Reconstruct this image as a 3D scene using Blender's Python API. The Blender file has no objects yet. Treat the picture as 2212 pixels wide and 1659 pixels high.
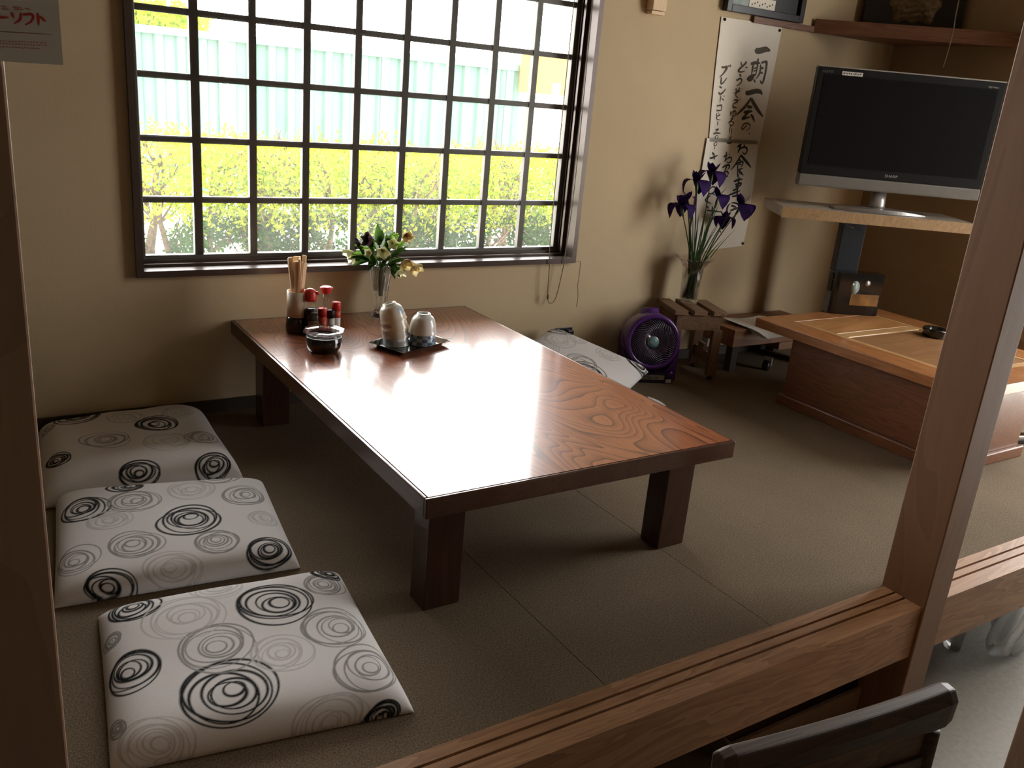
import bpy, bmesh, math, random
import numpy as np
from mathutils import Matrix, Vector
S = bpy.context.scene
COL = S.collection
PI = math.pi
# ------------------------------------------------------------------ camera
R_CAM = [[0.8435373929140291, -0.5301241919878545, 0.0860988259207251],
         [-0.10060018877336206, -0.3134363079987356, -0.9442654726541948],
         [0.5275644688324517, 0.7878616768806631, -0.3177258398811576]]
C_CAM = (0.18680695, -3.06585515, 1.20340746)
cd = bpy.data.cameras.new('camera'); cam = bpy.data.objects.new('camera', cd); COL.objects.link(cam)
cd.sensor_fit = 'HORIZONTAL'; cd.sensor_width = 36.0; cd.lens = 1901.933 / 2212 * 36.0
cd.clip_start = 0.02; cd.clip_end = 200
r0, r1, r2 = R_CAM
cam.matrix_world = Matrix(((r0[0], -r1[0], -r2[0], C_CAM[0]), (r0[1], -r1[1], -r2[1], C_CAM[1]),
                           (r0[2], -r1[2], -r2[2], C_CAM[2]), (0, 0, 0, 1)))
S.camera = cam
# ------------------------------------------------------------------ view, sky, sun
S.view_settings.view_transform = 'Standard'
S.view_settings.look = 'None'
S.view_settings.exposure = 0.5
S.view_settings.gamma = 1.0
S.view_settings.use_curve_mapping = False
S.cycles.use_denoising = True
S.cycles.max_bounces = 10
S.cycles.diffuse_bounces = 6
S.cycles.glossy_bounces = 5
S.cycles.transmission_bounces = 10
S.cycles.transparent_max_bounces = 12
S.cycles.sample_clamp_indirect = 6.0
S.cycles.caustics_reflective = False
S.cycles.caustics_refractive = False

W = bpy.data.worlds.new('sky'); S.world = W; W.use_nodes = True
nt = W.node_tree; nt.nodes.clear()
def wn(t, **k):
    n = nt.nodes.new(t)
    for a, b in k.items(): setattr(n, a, b)
    return n
SUN_DIR = Vector((-0.30, 0.72, 0.95)).normalized()      # towards the sun, beyond the window wall
GLOW_DIR = Vector((0.35, 0.85, 0.40)).normalized()      # the brightest part of the hazy sky
tc = wn('ShaderNodeTexCoord')
dt = wn('ShaderNodeVectorMath', operation='DOT_PRODUCT'); dt.inputs[1].default_value = GLOW_DIR
nt.links.new(tc.outputs['Generated'], dt.inputs[0])
mx = wn('ShaderNodeMath', operation='MAXIMUM'); mx.inputs[1].default_value = 0
nt.links.new(dt.outputs['Value'], mx.inputs[0])
pw = wn('ShaderNodeMath', operation='POWER'); pw.inputs[1].default_value = 3.0
nt.links.new(mx.outputs[0], pw.inputs[0])
ml = wn('ShaderNodeMath', operation='MULTIPLY_ADD')
SKY_BASE, SKY_GLOW = 6.5, 7.5
ml.inputs[1].default_value = SKY_GLOW; ml.inputs[2].default_value = SKY_BASE
nt.links.new(pw.outputs[0], ml.inputs[0])
bg = wn('ShaderNodeBackground'); bg.inputs['Color'].default_value = (1.0, 0.985, 0.96, 1)
nt.links.new(ml.outputs[0], bg.inputs['Strength'])
wo = wn('ShaderNodeOutputWorld'); nt.links.new(bg.outputs[0], wo.inputs[0])

ld = bpy.data.lights.new('sun', 'SUN'); ld.energy = 11.0; ld.angle = math.radians(0.6); ld.color = (1, 0.95, 0.86)
sun = bpy.data.objects.new('sun', ld); COL.objects.link(sun); sun.location = (-2, 6, 8)
sun.rotation_euler = SUN_DIR.to_track_quat('Z', 'Y').to_euler()
def portal(name, loc, rot, sx, sy):
    l = bpy.data.lights.new(name, 'AREA'); l.shape = 'RECTANGLE'; l.size = sx; l.size_y = sy
    l.cycles.is_portal = True
    o = bpy.data.objects.new(name, l); COL.objects.link(o); o.location = loc; o.rotation_euler = rot
# window in the back wall (light travels towards -y), doorway in the right wall (towards -x)
portal('window_portal', (1.605, 0.16, 1.235), (PI / 2, 0, PI), 1.8, 1.46)
portal('door_portal', (4.47, -1.93, 0.9), (0, PI / 2, 0), 2.6, 1.4)

# ---- traced writing and cushion print (plane coordinates, metres)
BRUSH_UPPER=[(0.0237, [(3.4059, 1.4613), (3.4259, 1.4603), (3.4677, 1.4707), (3.495, 1.4689)]), (0.0124, [(3.39, 1.4014), (3.4191, 1.4083), (3.4455, 1.4091)]), (0.0088, [(3.4029, 1.4113), (3.4043, 1.3881), (3.4037, 1.3545)]), (0.0089, [(3.43, 1.4267), (3.4328, 1.3978), (3.4316, 1.3582)]), (0.0057, [(3.4122, 1.383), (3.4284, 1.3887)]), (0.0057, [(3.4128, 1.3714), (3.4291, 1.3771)]), (0.016, [(3.3824, 1.3338), (3.4037, 1.3458), (3.4292, 1.3588)]), (0.0075, [(3.391, 1.3257), (3.4091, 1.333), (3.4214, 1.3457)]), (0.0068, [(3.4239, 1.3356), (3.4366, 1.3248)]), (0.0082, [(3.4517, 1.4024), (3.4556, 1.3778), (3.4516, 1.3584), (3.4363, 1.3395)]), (0.0104, [(3.456, 1.4115), (3.4832, 1.419), (3.4907, 1.4101), (3.4923, 1.3661), (3.4839, 1.3239), (3.467, 1.333)]), (0.0099, [(3.4608, 1.3885), (3.4737, 1.3903)]), (0.009, [(3.4578, 1.3692), (3.4737, 1.3683)]), (0.0056, [(3.3232, 1.4036), (3.3323, 1.3878)]), (0.0081, [(3.3527, 1.4069), (3.3551, 1.4013), (3.3191, 1.3709), (3.3188, 1.3629), (3.3365, 1.3615), (3.3566, 1.3682)]), (0.0056, [(3.3572, 1.3834), (3.3702, 1.3838)]), (0.0081, [(3.3282, 1.3507), (3.3389, 1.3421)]), (0.007, [(3.3123, 1.3269), (3.3172, 1.3244), (3.3325, 1.3329), (3.3466, 1.3281), (3.3415, 1.3132), (3.3197, 1.2999)]), (0.0089, [(3.2083, 1.3723), (3.223, 1.3721), (3.2391, 1.3756), (3.24, 1.3672), (3.2265, 1.3475), (3.2071, 1.3309)]), (0.0055, [(3.2492, 1.3822), (3.255, 1.3755)]), (0.0055, [(3.2589, 1.3859), (3.2652, 1.3771)]), (0.0065, [(3.216, 1.3288), (3.218, 1.3153), (3.22, 1.3018), (3.2334, 1.3079), (3.2509, 1.3286)]), (0.0066, [(3.2144, 1.2892), (3.2293, 1.2838)]), (0.0073, [(3.2139, 1.2631), (3.2256, 1.2581), (3.2407, 1.2664), (3.2542, 1.2819)]), (0.0071, [(3.3182, 1.288), (3.3238, 1.2781), (3.329, 1.2741)]), (0.0074, [(3.3399, 1.2925), (3.3377, 1.2835), (3.3287, 1.2756), (3.3093, 1.2661)]), (0.006, [(3.3475, 1.2791), (3.3294, 1.2727), (3.3222, 1.2619), (3.3271, 1.2549), (3.3413, 1.25)]), (0.0039, [(3.3556, 1.2907), (3.3597, 1.2873)]), (0.0049, [(3.2305, 1.2505), (3.2307, 1.2352), (3.2308, 1.2207)]), (0.0049, [(3.2381, 1.2401), (3.2551, 1.231)]), (0.0045, [(3.2483, 1.2517), (3.2531, 1.2491)]), (0.0063, [(3.2163, 1.2051), (3.2406, 1.2103), (3.2462, 1.2041), (3.247, 1.1865)]), (0.0063, [(3.2175, 1.1855), (3.2477, 1.188)]), (0.0049, [(3.2202, 1.1732), (3.2249, 1.1587), (3.2247, 1.1528), (3.2335, 1.1467), (3.2518, 1.1462)]), (0.006, [(3.2435, 1.1687), (3.2262, 1.1603)]), (0.0035, [(3.2321, 1.1768), (3.2341, 1.1725)]), (0.0044, [(3.2363, 1.1387), (3.238, 1.1218)]), (0.006, [(3.2297, 1.1013), (3.247, 1.1052), (3.2327, 1.0925)]), (0.0071, [(3.2209, 1.083), (3.2381, 1.0876), (3.2641, 1.0866)]), (0.0039, [(3.2418, 1.0788), (3.2346, 1.0695), (3.2419, 1.0609), (3.2506, 1.065), (3.2518, 1.0741), (3.2432, 1.0789)]), (0.0197, [(3.3878, 1.2753), (3.4056, 1.2751), (3.4473, 1.2862), (3.4788, 1.2862), (3.4925, 1.2767)]), (0.0127, [(3.4244, 1.2526), (3.4064, 1.2261), (3.3798, 1.199), (3.3481, 1.1748)]), (0.0163, [(3.4284, 1.2499), (3.45, 1.2304), (3.4893, 1.1997), (3.5235, 1.1774)]), (0.0136, [(3.4126, 1.2145), (3.443, 1.2134)]), (0.013, [(3.3946, 1.188), (3.4213, 1.1926), (3.447, 1.1971)]), (0.0118, [(3.4224, 1.1881), (3.3985, 1.1672), (3.3926, 1.1593), (3.4105, 1.1633), (3.4381, 1.1694)]), (0.011, [(3.4433, 1.1803), (3.4585, 1.1691), (3.473, 1.1517)]), (0.0062, [(3.4262, 1.1355), (3.4196, 1.126), (3.403, 1.1115), (3.3964, 1.1203), (3.406, 1.1359), (3.427, 1.1416), (3.4469, 1.1335), (3.448, 1.1199), (3.4278, 1.1059)]), (0.0041, [(3.4501, 1.0978), (3.4564, 1.0904)]), (0.0074, [(3.3173, 1.2366), (3.3351, 1.2392), (3.339, 1.2321), (3.3196, 1.222), (3.3138, 1.2142)]), (0.0082, [(3.3141, 1.2128), (3.3233, 1.206), (3.3419, 1.2056)]), (0.0036, [(3.3466, 1.2415), (3.3508, 1.2373)]), (0.0036, [(3.3548, 1.2435), (3.3579, 1.24)]), (0.0057, [(3.3071, 1.1872), (3.3107, 1.1666)]), (0.005, [(3.3094, 1.1725), (3.3174, 1.1849), (3.3332, 1.1917), (3.3428, 1.1834), (3.3384, 1.1697), (3.3261, 1.166), (3.319, 1.1731), (3.3274, 1.1884)]), (0.0046, [(3.3289, 1.1959), (3.3306, 1.1797), (3.3265, 1.1646)]), (0.0068, [(3.3174, 1.1566), (3.328, 1.1579), (3.3158, 1.1446), (3.3039, 1.135)]), (0.0054, [(3.3039, 1.135), (3.3226, 1.1434), (3.337, 1.1382), (3.3351, 1.1276), (3.3228, 1.124), (3.315, 1.1296), (3.3232, 1.1315)]), (0.0047, [(3.3213, 1.1209), (3.3194, 1.1058), (3.3228, 1.0909)]), (0.0049, [(3.3317, 1.1139), (3.3347, 1.096), (3.3328, 1.0808)]), (0.004, [(3.3237, 1.0774), (3.328, 1.0685)]), (0.0058, [(3.3389, 1.0781), (3.3316, 1.0672), (3.3235, 1.0592)])]
BRUSH_LOWER=[(0.0039, [(3.2404, 1.0477), (3.2307, 1.0386), (3.2367, 1.0305), (3.2456, 1.0339), (3.2491, 1.0423), (3.2404, 1.0477)]), (0.0036, [(3.2382, 1.0238), (3.2391, 1.0148)]), (0.008, [(3.3145, 1.0504), (3.321, 1.0461), (3.3424, 1.0486)]), (0.0096, [(3.3859, 1.0328), (3.4077, 1.0444)]), (0.0088, [(3.4052, 1.0459), (3.401, 1.0257), (3.395, 1.004)]), (0.0079, [(3.3928, 1.0131), (3.4118, 1.0277), (3.4378, 1.0318), (3.4527, 1.0216), (3.4486, 1.0059), (3.4362, 1.0008), (3.4225, 1.0112)]), (0.008, [(3.4251, 1.0421), (3.4315, 1.0393)]), (0.0085, [(3.4172, 0.9955), (3.403, 0.9702), (3.3862, 0.9464), (3.3665, 0.9257)]), (0.0121, [(3.4176, 0.994), (3.447, 0.9748), (3.4741, 0.9569), (3.4964, 0.941)]), (0.008, [(3.406, 0.9765), (3.4212, 0.9693)]), (0.0078, [(3.3962, 0.9514), (3.4141, 0.9613), (3.4358, 0.9651), (3.4372, 0.9495), (3.4282, 0.9399)]), (0.0063, [(3.4118, 0.9519), (3.4294, 0.954)]), (0.0071, [(3.4044, 0.9547), (3.4125, 0.9207), (3.4185, 0.8949), (3.4278, 0.9132)]), (0.0064, [(3.4155, 0.927), (3.4451, 0.9357)]), (0.0103, [(3.4211, 0.9225), (3.453, 0.9028)]), (0.0069, [(3.3049, 0.9823), (3.322, 0.9936)]), (0.0069, [(3.316, 1.0056), (3.3224, 0.9921), (3.3193, 0.9767), (3.3163, 0.9613)]), (0.0066, [(3.3156, 0.9643), (3.3343, 0.9787), (3.3511, 0.9824), (3.3587, 0.9734), (3.3539, 0.9609), (3.3392, 0.9574), (3.3294, 0.9617)]), (0.0048, [(3.3363, 0.9987), (3.3417, 0.9943)]), (0.0088, [(3.3091, 0.9349), (3.3288, 0.9447), (3.3482, 0.9468), (3.3529, 0.9362), (3.344, 0.9266)]), (0.0079, [(3.3343, 0.9403), (3.326, 0.9184)]), (0.0079, [(3.3227, 0.9137), (3.3395, 0.9172), (3.3523, 0.9098), (3.3485, 0.8972)]), (0.0085, [(3.3247, 0.8951), (3.3535, 0.895)]), (0.007, [(3.3249, 0.9137), (3.3287, 0.8967)]), (0.0103, [(3.3992, 0.8717), (3.4243, 0.8801), (3.453, 0.8839)]), (0.0094, [(3.4281, 0.8928), (3.4299, 0.866), (3.4329, 0.8344)]), (0.0091, [(3.4115, 0.8578), (3.4461, 0.8648), (3.4442, 0.8536), (3.4159, 0.8484)]), (0.0081, [(3.2296, 0.9994), (3.2454, 0.9863)]), (0.0083, [(3.2182, 0.9733), (3.2385, 0.9785), (3.2643, 0.9885)]), (0.0068, [(3.2454, 0.9863), (3.2472, 0.9682)]), (0.0079, [(3.4018, 0.8285), (3.4409, 0.8421)]), (0.0099, [(3.3781, 0.806), (3.4493, 0.8292)]), (0.0084, [(3.403, 0.8007), (3.452, 0.8069)]), (0.0093, [(3.422, 0.8547), (3.4334, 0.8178), (3.4298, 0.7992)]), (0.0068, [(3.2519, 0.8516), (3.2403, 0.8351), (3.2241, 0.8222)]), (0.006, [(3.2468, 0.8515), (3.2446, 0.8153)]), (0.0064, [(3.2504, 0.8353), (3.2636, 0.8446), (3.2825, 0.8394), (3.2789, 0.8212), (3.258, 0.8118), (3.2467, 0.8171)]), (0.0073, [(3.2574, 0.8027), (3.2314, 0.7824), (3.2679, 0.7662)]), (0.0083, [(3.2843, 0.7498), (3.2939, 0.6943)]), (0.0071, [(3.2517, 0.7349), (3.3544, 0.726)]), (0.0065, [(3.2478, 0.7533), (3.2603, 0.7423)]), (0.0072, [(3.2866, 0.6924), (3.3116, 0.6961)]), (0.0093, [(3.4076, 0.7579), (3.4412, 0.7506)]), (0.0094, [(3.408, 0.7336), (3.4653, 0.7508)]), (0.0076, [(3.3995, 0.7129), (3.4078, 0.6998), (3.4376, 0.6978), (3.4483, 0.7092)]), (0.0058, [(3.3551, 0.6415), (3.3664, 0.6262)]), (0.0045, [(3.3572, 0.6083), (3.3582, 0.6064)]), (0.0045, [(3.3314, 0.5887), (3.3322, 0.5872)])]
POSTER_RED=[(0.0023, [(0.2518, 1.2254), (0.2623, 1.226)]), (0.0021, [(0.2654, 1.2309), (0.2672, 1.2259)]), (0.0021, [(0.2736, 1.2313), (0.2723, 1.2253), (0.2671, 1.221)]), (0.0023, [(0.2755, 1.2303), (0.2827, 1.2314), (0.2842, 1.229), (0.2822, 1.2247), (0.2769, 1.2209)]), (0.0025, [(0.2886, 1.2327), (0.2886, 1.2216)]), (0.0023, [(0.2904, 1.2302), (0.2951, 1.2258)])]
POSTER_RULE=[(0.0009, [(0.2539, 1.2124), (0.2999, 1.2142)])]
POSTER_SMALL=[(0.0014, [(0.257, 1.2357), (0.2623, 1.2357)]), (0.0013, [(0.2573, 1.2334), (0.2638, 1.2339)]), (0.0016, [(0.2672, 1.2363), (0.2743, 1.2365)]), (0.0015, [(0.2682, 1.2344), (0.2764, 1.235)]), (0.0015, [(0.2776, 1.2363), (0.2825, 1.2357)]), (0.0012, [(0.2531, 1.2036), (0.2545, 1.2035)]), (0.0012, [(0.2557, 1.2038), (0.2572, 1.2037)]), (0.0012, [(0.2583, 1.2039), (0.2594, 1.2036)]), (0.0012, [(0.2606, 1.204), (0.2626, 1.2037)]), (0.0012, [(0.2634, 1.2042), (0.2656, 1.2042)]), (0.0013, [(0.2667, 1.2043), (0.2681, 1.2046)]), (0.0013, [(0.2694, 1.2045), (0.2706, 1.2049)]), (0.0013, [(0.2717, 1.2046), (0.2729, 1.205)]), (0.0013, [(0.2738, 1.2047), (0.2754, 1.205)]), (0.0013, [(0.2767, 1.2048), (0.2782, 1.2045)]), (0.0013, [(0.2795, 1.205), (0.2817, 1.2055)]), (0.0013, [(0.2825, 1.2051), (0.2844, 1.2056)]), (0.0013, [(0.2853, 1.2053), (0.2874, 1.2052)]), (0.0013, [(0.2886, 1.2054), (0.2905, 1.2051)]), (0.0013, [(0.2915, 1.2056), (0.2926, 1.2059)]), (0.0013, [(0.2934, 1.2057), (0.2947, 1.2057)]), (0.0012, [(0.2529, 1.2013), (0.2543, 1.2014)]), (0.0012, [(0.2552, 1.2014), (0.257, 1.2019)]), (0.0012, [(0.2578, 1.2015), (0.2599, 1.2015)]), (0.0012, [(0.2611, 1.2017), (0.2628, 1.2017)]), (0.0012, [(0.2636, 1.2018), (0.2657, 1.2018)]), (0.0013, [(0.2665, 1.202), (0.268, 1.2019)]), (0.0013, [(0.2692, 1.2021), (0.2712, 1.2026)]), (0.0013, [(0.272, 1.2022), (0.2733, 1.202)]), (0.0013, [(0.2743, 1.2023), (0.2763, 1.2022)]), (0.0013, [(0.2774, 1.2025), (0.2787, 1.2023)]), (0.0013, [(0.28, 1.2026), (0.2813, 1.2028)]), (0.0013, [(0.2823, 1.2027), (0.2839, 1.2023)]), (0.0013, [(0.2851, 1.2029), (0.2863, 1.2027)]), (0.0013, [(0.2874, 1.203), (0.2887, 1.2032)]), (0.0013, [(0.29, 1.2031), (0.2915, 1.2035)]), (0.0013, [(0.2928, 1.2032), (0.2947, 1.2036)]), (0.0012, [(0.2527, 1.1981), (0.2539, 1.198)]), (0.0012, [(0.2549, 1.1982), (0.257, 1.1987)]), (0.0012, [(0.258, 1.1983), (0.2594, 1.1985)]), (0.0012, [(0.2606, 1.1984), (0.2622, 1.1981)]), (0.0013, [(0.2635, 1.1986), (0.2654, 1.1985)]), (0.0013, [(0.2662, 1.1987), (0.268, 1.1988)]), (0.0013, [(0.269, 1.1988), (0.2706, 1.1992)]), (0.0013, [(0.2714, 1.1989), (0.2736, 1.1987)]), (0.0013, [(0.2744, 1.1991), (0.2762, 1.1996)]), (0.0013, [(0.277, 1.1992), (0.2789, 1.199)]), (0.0013, [(0.28, 1.1993), (0.2816, 1.1996)]), (0.0013, [(0.2826, 1.1995), (0.2846, 1.1993)]), (0.0013, [(0.2855, 1.1996), (0.2878, 1.1996)])]
SCRIBBLES=[[(0.741, -1.368, 0.09, 2), (0.562, -1.631, 0.089, 2), (0.407, -1.47, 0.066, 2), (0.454, -1.242, 0.061, 2), (0.578, -1.484, 0.082, 1), (0.829, -1.514, 0.076, 1), (0.841, -1.669, 0.079, 1), (0.869, -1.331, 0.057, 1), (0.543, -1.343, 0.083, 0), (0.692, -1.555, 0.061, 0), (0.404, -1.698, 0.068, 0), (0.733, -1.785, 0.078, 0), (0.383, -1.334, 0.028, 1), (0.843, -1.809, 0.04, 2), (0.345, -1.622, 0.024, 1), (0.905, -1.268, 0.039, 2), (0.641, -1.243, 0.057, 0)], [(0.418, -0.722, 0.066, 2), (0.659, -0.897, 0.078, 2), (0.809, -1.12, 0.064, 2), (0.415, -1.125, 0.057, 2), (0.553, -0.732, 0.067, 1), (0.838, -0.801, 0.061, 1), (0.511, -0.979, 0.067, 1), (0.694, -1.039, 0.057, 1), (0.368, -0.991, 0.06, 1), (0.704, -0.715, 0.066, 0), (0.474, -0.824, 0.054, 0), (0.848, -0.951, 0.046, 0), (0.573, -1.116, 0.074, 0), (0.799, -0.651, 0.063, 1), (0.553, -0.627, 0.046, 2)], [(0.492, -0.066, 0.076, 2), (0.709, -0.246, 0.065, 2), (0.392, -0.425, 0.043, 2), (0.594, -0.578, 0.058, 2), (0.815, -0.596, 0.061, 2), (0.886, -0.036, 0.049, 2), (0.545, -0.333, 0.067, 1), (0.708, -0.412, 0.076, 0), (0.822, -0.396, 0.055, 1), (0.634, -0.141, 0.055, 0), (0.793, -0.166, 0.05, 0), (0.387, -0.121, 0.03, 1)]]
# ------------------------------------------------------------------ helpers
class MB:
    def __init__(s): s.v = []; s.f = []; s.sm = []
    def add(s, vs, fs, smooth=False, M=None):
        o = len(s.v)
        for p in vs:
            p = Vector(p)
            if M is not None: p = M @ p
            s.v.append((p.x, p.y, p.z))
        for f in fs: s.f.append(tuple(i + o for i in f)); s.sm.append(smooth)
        return s
    def box(s, x0, y0, z0, x1, y1, z1, M=None):
        vs = [(x0,y0,z0),(x1,y0,z0),(x1,y1,z0),(x0,y1,z0),(x0,y0,z1),(x1,y0,z1),(x1,y1,z1),(x0,y1,z1)]
        return s.add(vs, [(0,3,2,1),(4,5,6,7),(0,1,5,4),(1,2,6,5),(2,3,7,6),(3,0,4,7)], False, M)
    def prism(s, poly, z0, z1, M=None, smooth=False):
        n = len(poly)
        vs = [(x, y, z0) for x, y in poly] + [(x, y, z1) for x, y in poly]
        s.add(vs, [tuple(range(n - 1, -1, -1)), tuple(range(n, 2 * n))], False, M)
        return s.add(vs, [(i, (i + 1) % n, n + (i + 1) % n, n + i) for i in range(n)], smooth, M)
    def lathe(s, prof, n=32, M=None, smooth=True, fn=None):
        vs = []; fs = []; m = len(prof)
        for k in range(n):
            a = 2 * PI * k / n
            for r, z in prof:
                rr = r * (fn(a, z) if fn else 1)
                vs.append((rr * math.cos(a), rr * math.sin(a), z))
        for k in range(n):
            for i in range(m - 1):
                a, b = k * m + i, ((k + 1) % n) * m + i
                fs.append((a, b, b + 1, a + 1))
        return s.add(vs, fs, smooth, M)
    def tube(s, pts, r, n=8, M=None, smooth=True, caps=True):
        pts = [Vector(p) for p in pts]; m = len(pts)
        rs = r if isinstance(r, (list, tuple)) else [r] * m
        vs = []; prev = None
        for i, p in enumerate(pts):
            t = (pts[min(i + 1, m - 1)] - pts[max(i - 1, 0)]).normalized()
            if prev is None:
                u = t.orthogonal().normalized()
            else:
                u = prev - t * prev.dot(t)
                u = u.normalized() if u.length > 1e-6 else t.orthogonal().normalized()
            prev = u; w = t.cross(u)
            for k in range(n):
                a = 2 * PI * k / n
                vs.append(p + (u * math.cos(a) + w * math.sin(a)) * rs[i])
        fs = [(i*n + k, i*n + (k+1) % n, (i+1)*n + (k+1) % n, (i+1)*n + k) for i in range(m - 1) for k in range(n)]
        if caps: fs += [tuple(range(n - 1, -1, -1)), tuple(range((m - 1) * n, m * n))]
        return s.add(vs, fs, smooth, M)
    def grid(s, fn, nu, nv, M=None, smooth=True):
        vs = [fn(i / nu, j / nv) for j in range(nv + 1) for i in range(nu + 1)]
        fs = [(j*(nu+1)+i, j*(nu+1)+i+1, (j+1)*(nu+1)+i+1, (j+1)*(nu+1)+i) for j in range(nv) for i in range(nu)]
        return s.add(vs, fs, smooth, M)
    def build(s, name, mat, parent=None, bevel=0, seg=2, solid=0, loc=None, rot=None):
        me = bpy.data.meshes.new(name); me.from_pydata(s.v, [], s.f); me.update()
        me.polygons.foreach_set('use_smooth', s.sm)
        if mat: me.materials.append(mat)
        o = bpy.data.objects.new(name, me); COL.objects.link(o)
        if parent: o.parent = parent
        if loc: o.location = loc
        if rot: o.rotation_euler = rot
        if solid:
            m = o.modifiers.new('thickness', 'SOLIDIFY'); m.thickness = solid; m.offset = 0
        if bevel:
            m = o.modifiers.new('bevel', 'BEVEL'); m.width = bevel; m.segments = seg; m.limit_method = 'ANGLE'
            m.angle_limit = math.radians(40); m.harden_normals = False
        return o
def tag(o, label=None, cat=None, group=None, kind=None):
    if label: o['label'] = label
    if cat: o['category'] = cat
    if group: o['group'] = group
    if kind: o['kind'] = kind
    return o
def thing(name, label, cat, loc=(0, 0, 0), rz=0, group=None, rot=None):
    o = bpy.data.objects.new(name, None); COL.objects.link(o); o.empty_display_size = .05
    o.location = loc; o.rotation_euler = rot if rot else (0, 0, rz)
    return tag(o, label, cat, group)
def struct(name, mb, mat, parent=None, bevel=0):
    o = mb.build(name, mat, parent, bevel)
    if not parent: o['kind'] = 'structure'
    return o
def copy_tree(src, label=None, loc=None, rot=None):
    c = src.copy(); COL.objects.link(c)
    if label: c['label'] = label
    if loc: c.location = loc
    if rot: c.rotation_euler = rot
    for ch in list(src.children):
        d = ch.copy(); COL.objects.link(d); d.parent = c
        for g in list(ch.children):
            e = g.copy(); COL.objects.link(e); e.parent = d
    return c
def RZ(a): return Matrix.Rotation(a, 4, 'Z')
def RX(a): return Matrix.Rotation(a, 4, 'X')
def RY(a): return Matrix.Rotation(a, 4, 'Y')
def T(*a): return Matrix.Translation(a)
def frame(o, x, y, z):       # matrix with given axes
    x, y, z = Vector(x), Vector(y), Vector(z)
    return Matrix(((x.x, y.x, z.x, o[0]), (x.y, y.y, z.y, o[1]), (x.z, y.z, z.z, o[2]), (0, 0, 0, 1)))

# ------------------------------------------------------------------ materials
def _mat(name):
    m = bpy.data.materials.new(name); m.use_nodes = True
    n = m.node_tree; b = n.nodes['Principled BSDF']
    return m, n, b
def _n(nt, t, **k):
    x = nt.nodes.new(t)
    for a, b in k.items(): setattr(x, a, b)
    return x
def _coords(nt, scale=(1, 1, 1), kind='Object'):
    tc = _n(nt, 'ShaderNodeTexCoord'); mp = _n(nt, 'ShaderNodeMapping'); mp.inputs['Scale'].default_value = scale
    nt.links.new(tc.outputs[kind], mp.inputs['Vector']); return mp.outputs['Vector']
def _noise(nt, vec, scale, detail=3, rough=.5, dist=0):
    n = _n(nt, 'ShaderNodeTexNoise'); n.inputs['Scale'].default_value = scale; n.inputs['Detail'].default_value = detail
    n.inputs['Roughness'].default_value = rough; n.inputs['Distortion'].default_value = dist
    nt.links.new(vec, n.inputs['Vector']); return n.outputs[0]
def _ramp(nt, fac, stops):
    r = _n(nt, 'ShaderNodeValToRGB'); el = r.color_ramp.elements
    while len(el) < len(stops): el.new(0.5)
    for e, (p, c) in zip(el, stops): e.position = p; e.color = (*c, 1)
    nt.links.new(fac, r.inputs[0]); return r.outputs[0]
def _bump(nt, b, h, strength, dist=.01):
    bp = _n(nt, 'ShaderNodeBump'); bp.inputs['Strength'].default_value = strength; bp.inputs['Distance'].default_value = dist
    nt.links.new(h, bp.inputs['Height']); nt.links.new(bp.outputs[0], b.inputs['Normal'])
def plain(name, col, rough=.5, metal=0, var=.06, vscale=30, coat=0, spec=.5):
    m, n, b = _mat(name)
    v = _noise(n, _coords(n), vscale, 3)
    c = _ramp(n, v, [(.3, tuple(x * (1 - var) for x in col)), (.7, tuple(min(1, x * (1 + var)) for x in col))])
    n.links.new(c, b.inputs['Base Color'])
    b.inputs['Roughness'].default_value = rough; b.inputs['Metallic'].default_value = metal
    b.inputs['Coat Weight'].default_value = coat; b.inputs['Coat Roughness'].default_value = .1
    b.inputs['Specular IOR Level'].default_value = spec
    return m
def wood(name, dark, light, axis='y', scale=14, rough=.45, coat=0, dist=3.0, stretch=.12, croff=.1, bump=.05):
    m, n, b = _mat(name)
    sc = [1, 1, 1]; sc['xyz'.index(axis)] = stretch
    vec = _coords(n, tuple(sc))
    fib = _noise(n, vec, scale * 9, 4, .6)
    big = _noise(n, vec, scale * .55, 3, .5, dist * .5)
    wv = _n(n, 'ShaderNodeMath', operation='MULTIPLY'); wv.inputs[1].default_value = 9.0; n.links.new(big, wv.inputs[0])
    fr = _n(n, 'ShaderNodeMath', operation='FRACT'); n.links.new(wv.outputs[0], fr.inputs[0])
    ad = _n(n, 'ShaderNodeMath', operation='MULTIPLY_ADD'); ad.inputs[1].default_value = .45; n.links.new(fr.outputs[0], ad.inputs[0])
    f2 = _n(n, 'ShaderNodeMath', operation='MULTIPLY'); f2.inputs[1].default_value = .55; n.links.new(fib, f2.inputs[0])
    n.links.new(f2.outputs[0], ad.inputs[2])
    c = _ramp(n, ad.outputs[0], [(.12, light), (.75, dark)])
    n.links.new(c, b.inputs['Base Color'])
    b.inputs['Roughness'].default_value = rough; b.inputs['Coat Weight'].default_value = coat; b.inputs['Coat Roughness'].default_value = croff
    if bump: _bump(n, b, fib, bump, .004)
    return m
def glass(name, col=(1, 1, 1), rough=0.0, ior=1.45, clear=.0):
    m, n, b = _mat(name)
    v = _noise(n, _coords(n), 60, 2)
    c = _ramp(n, v, [(.3, tuple(x * .97 for x in col)), (.7, col)])
    n.links.new(c, b.inputs['Base Color'])
    b.inputs['Transmission Weight'].default_value = 1; b.inputs['Roughness'].default_value = rough; b.inputs['IOR'].default_value = ior
    if clear:
        tr = _n(n, 'ShaderNodeBsdfTransparent'); mixs = _n(n, 'ShaderNodeMixShader'); mixs.inputs[0].default_value = clear
        out = n.nodes['Material Output']
        n.links.new(b.outputs[0], mixs.inputs[1]); n.links.new(tr.outputs[0], mixs.inputs[2]); n.links.new(mixs.outputs[0], out.inputs[0])
    return m
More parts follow.
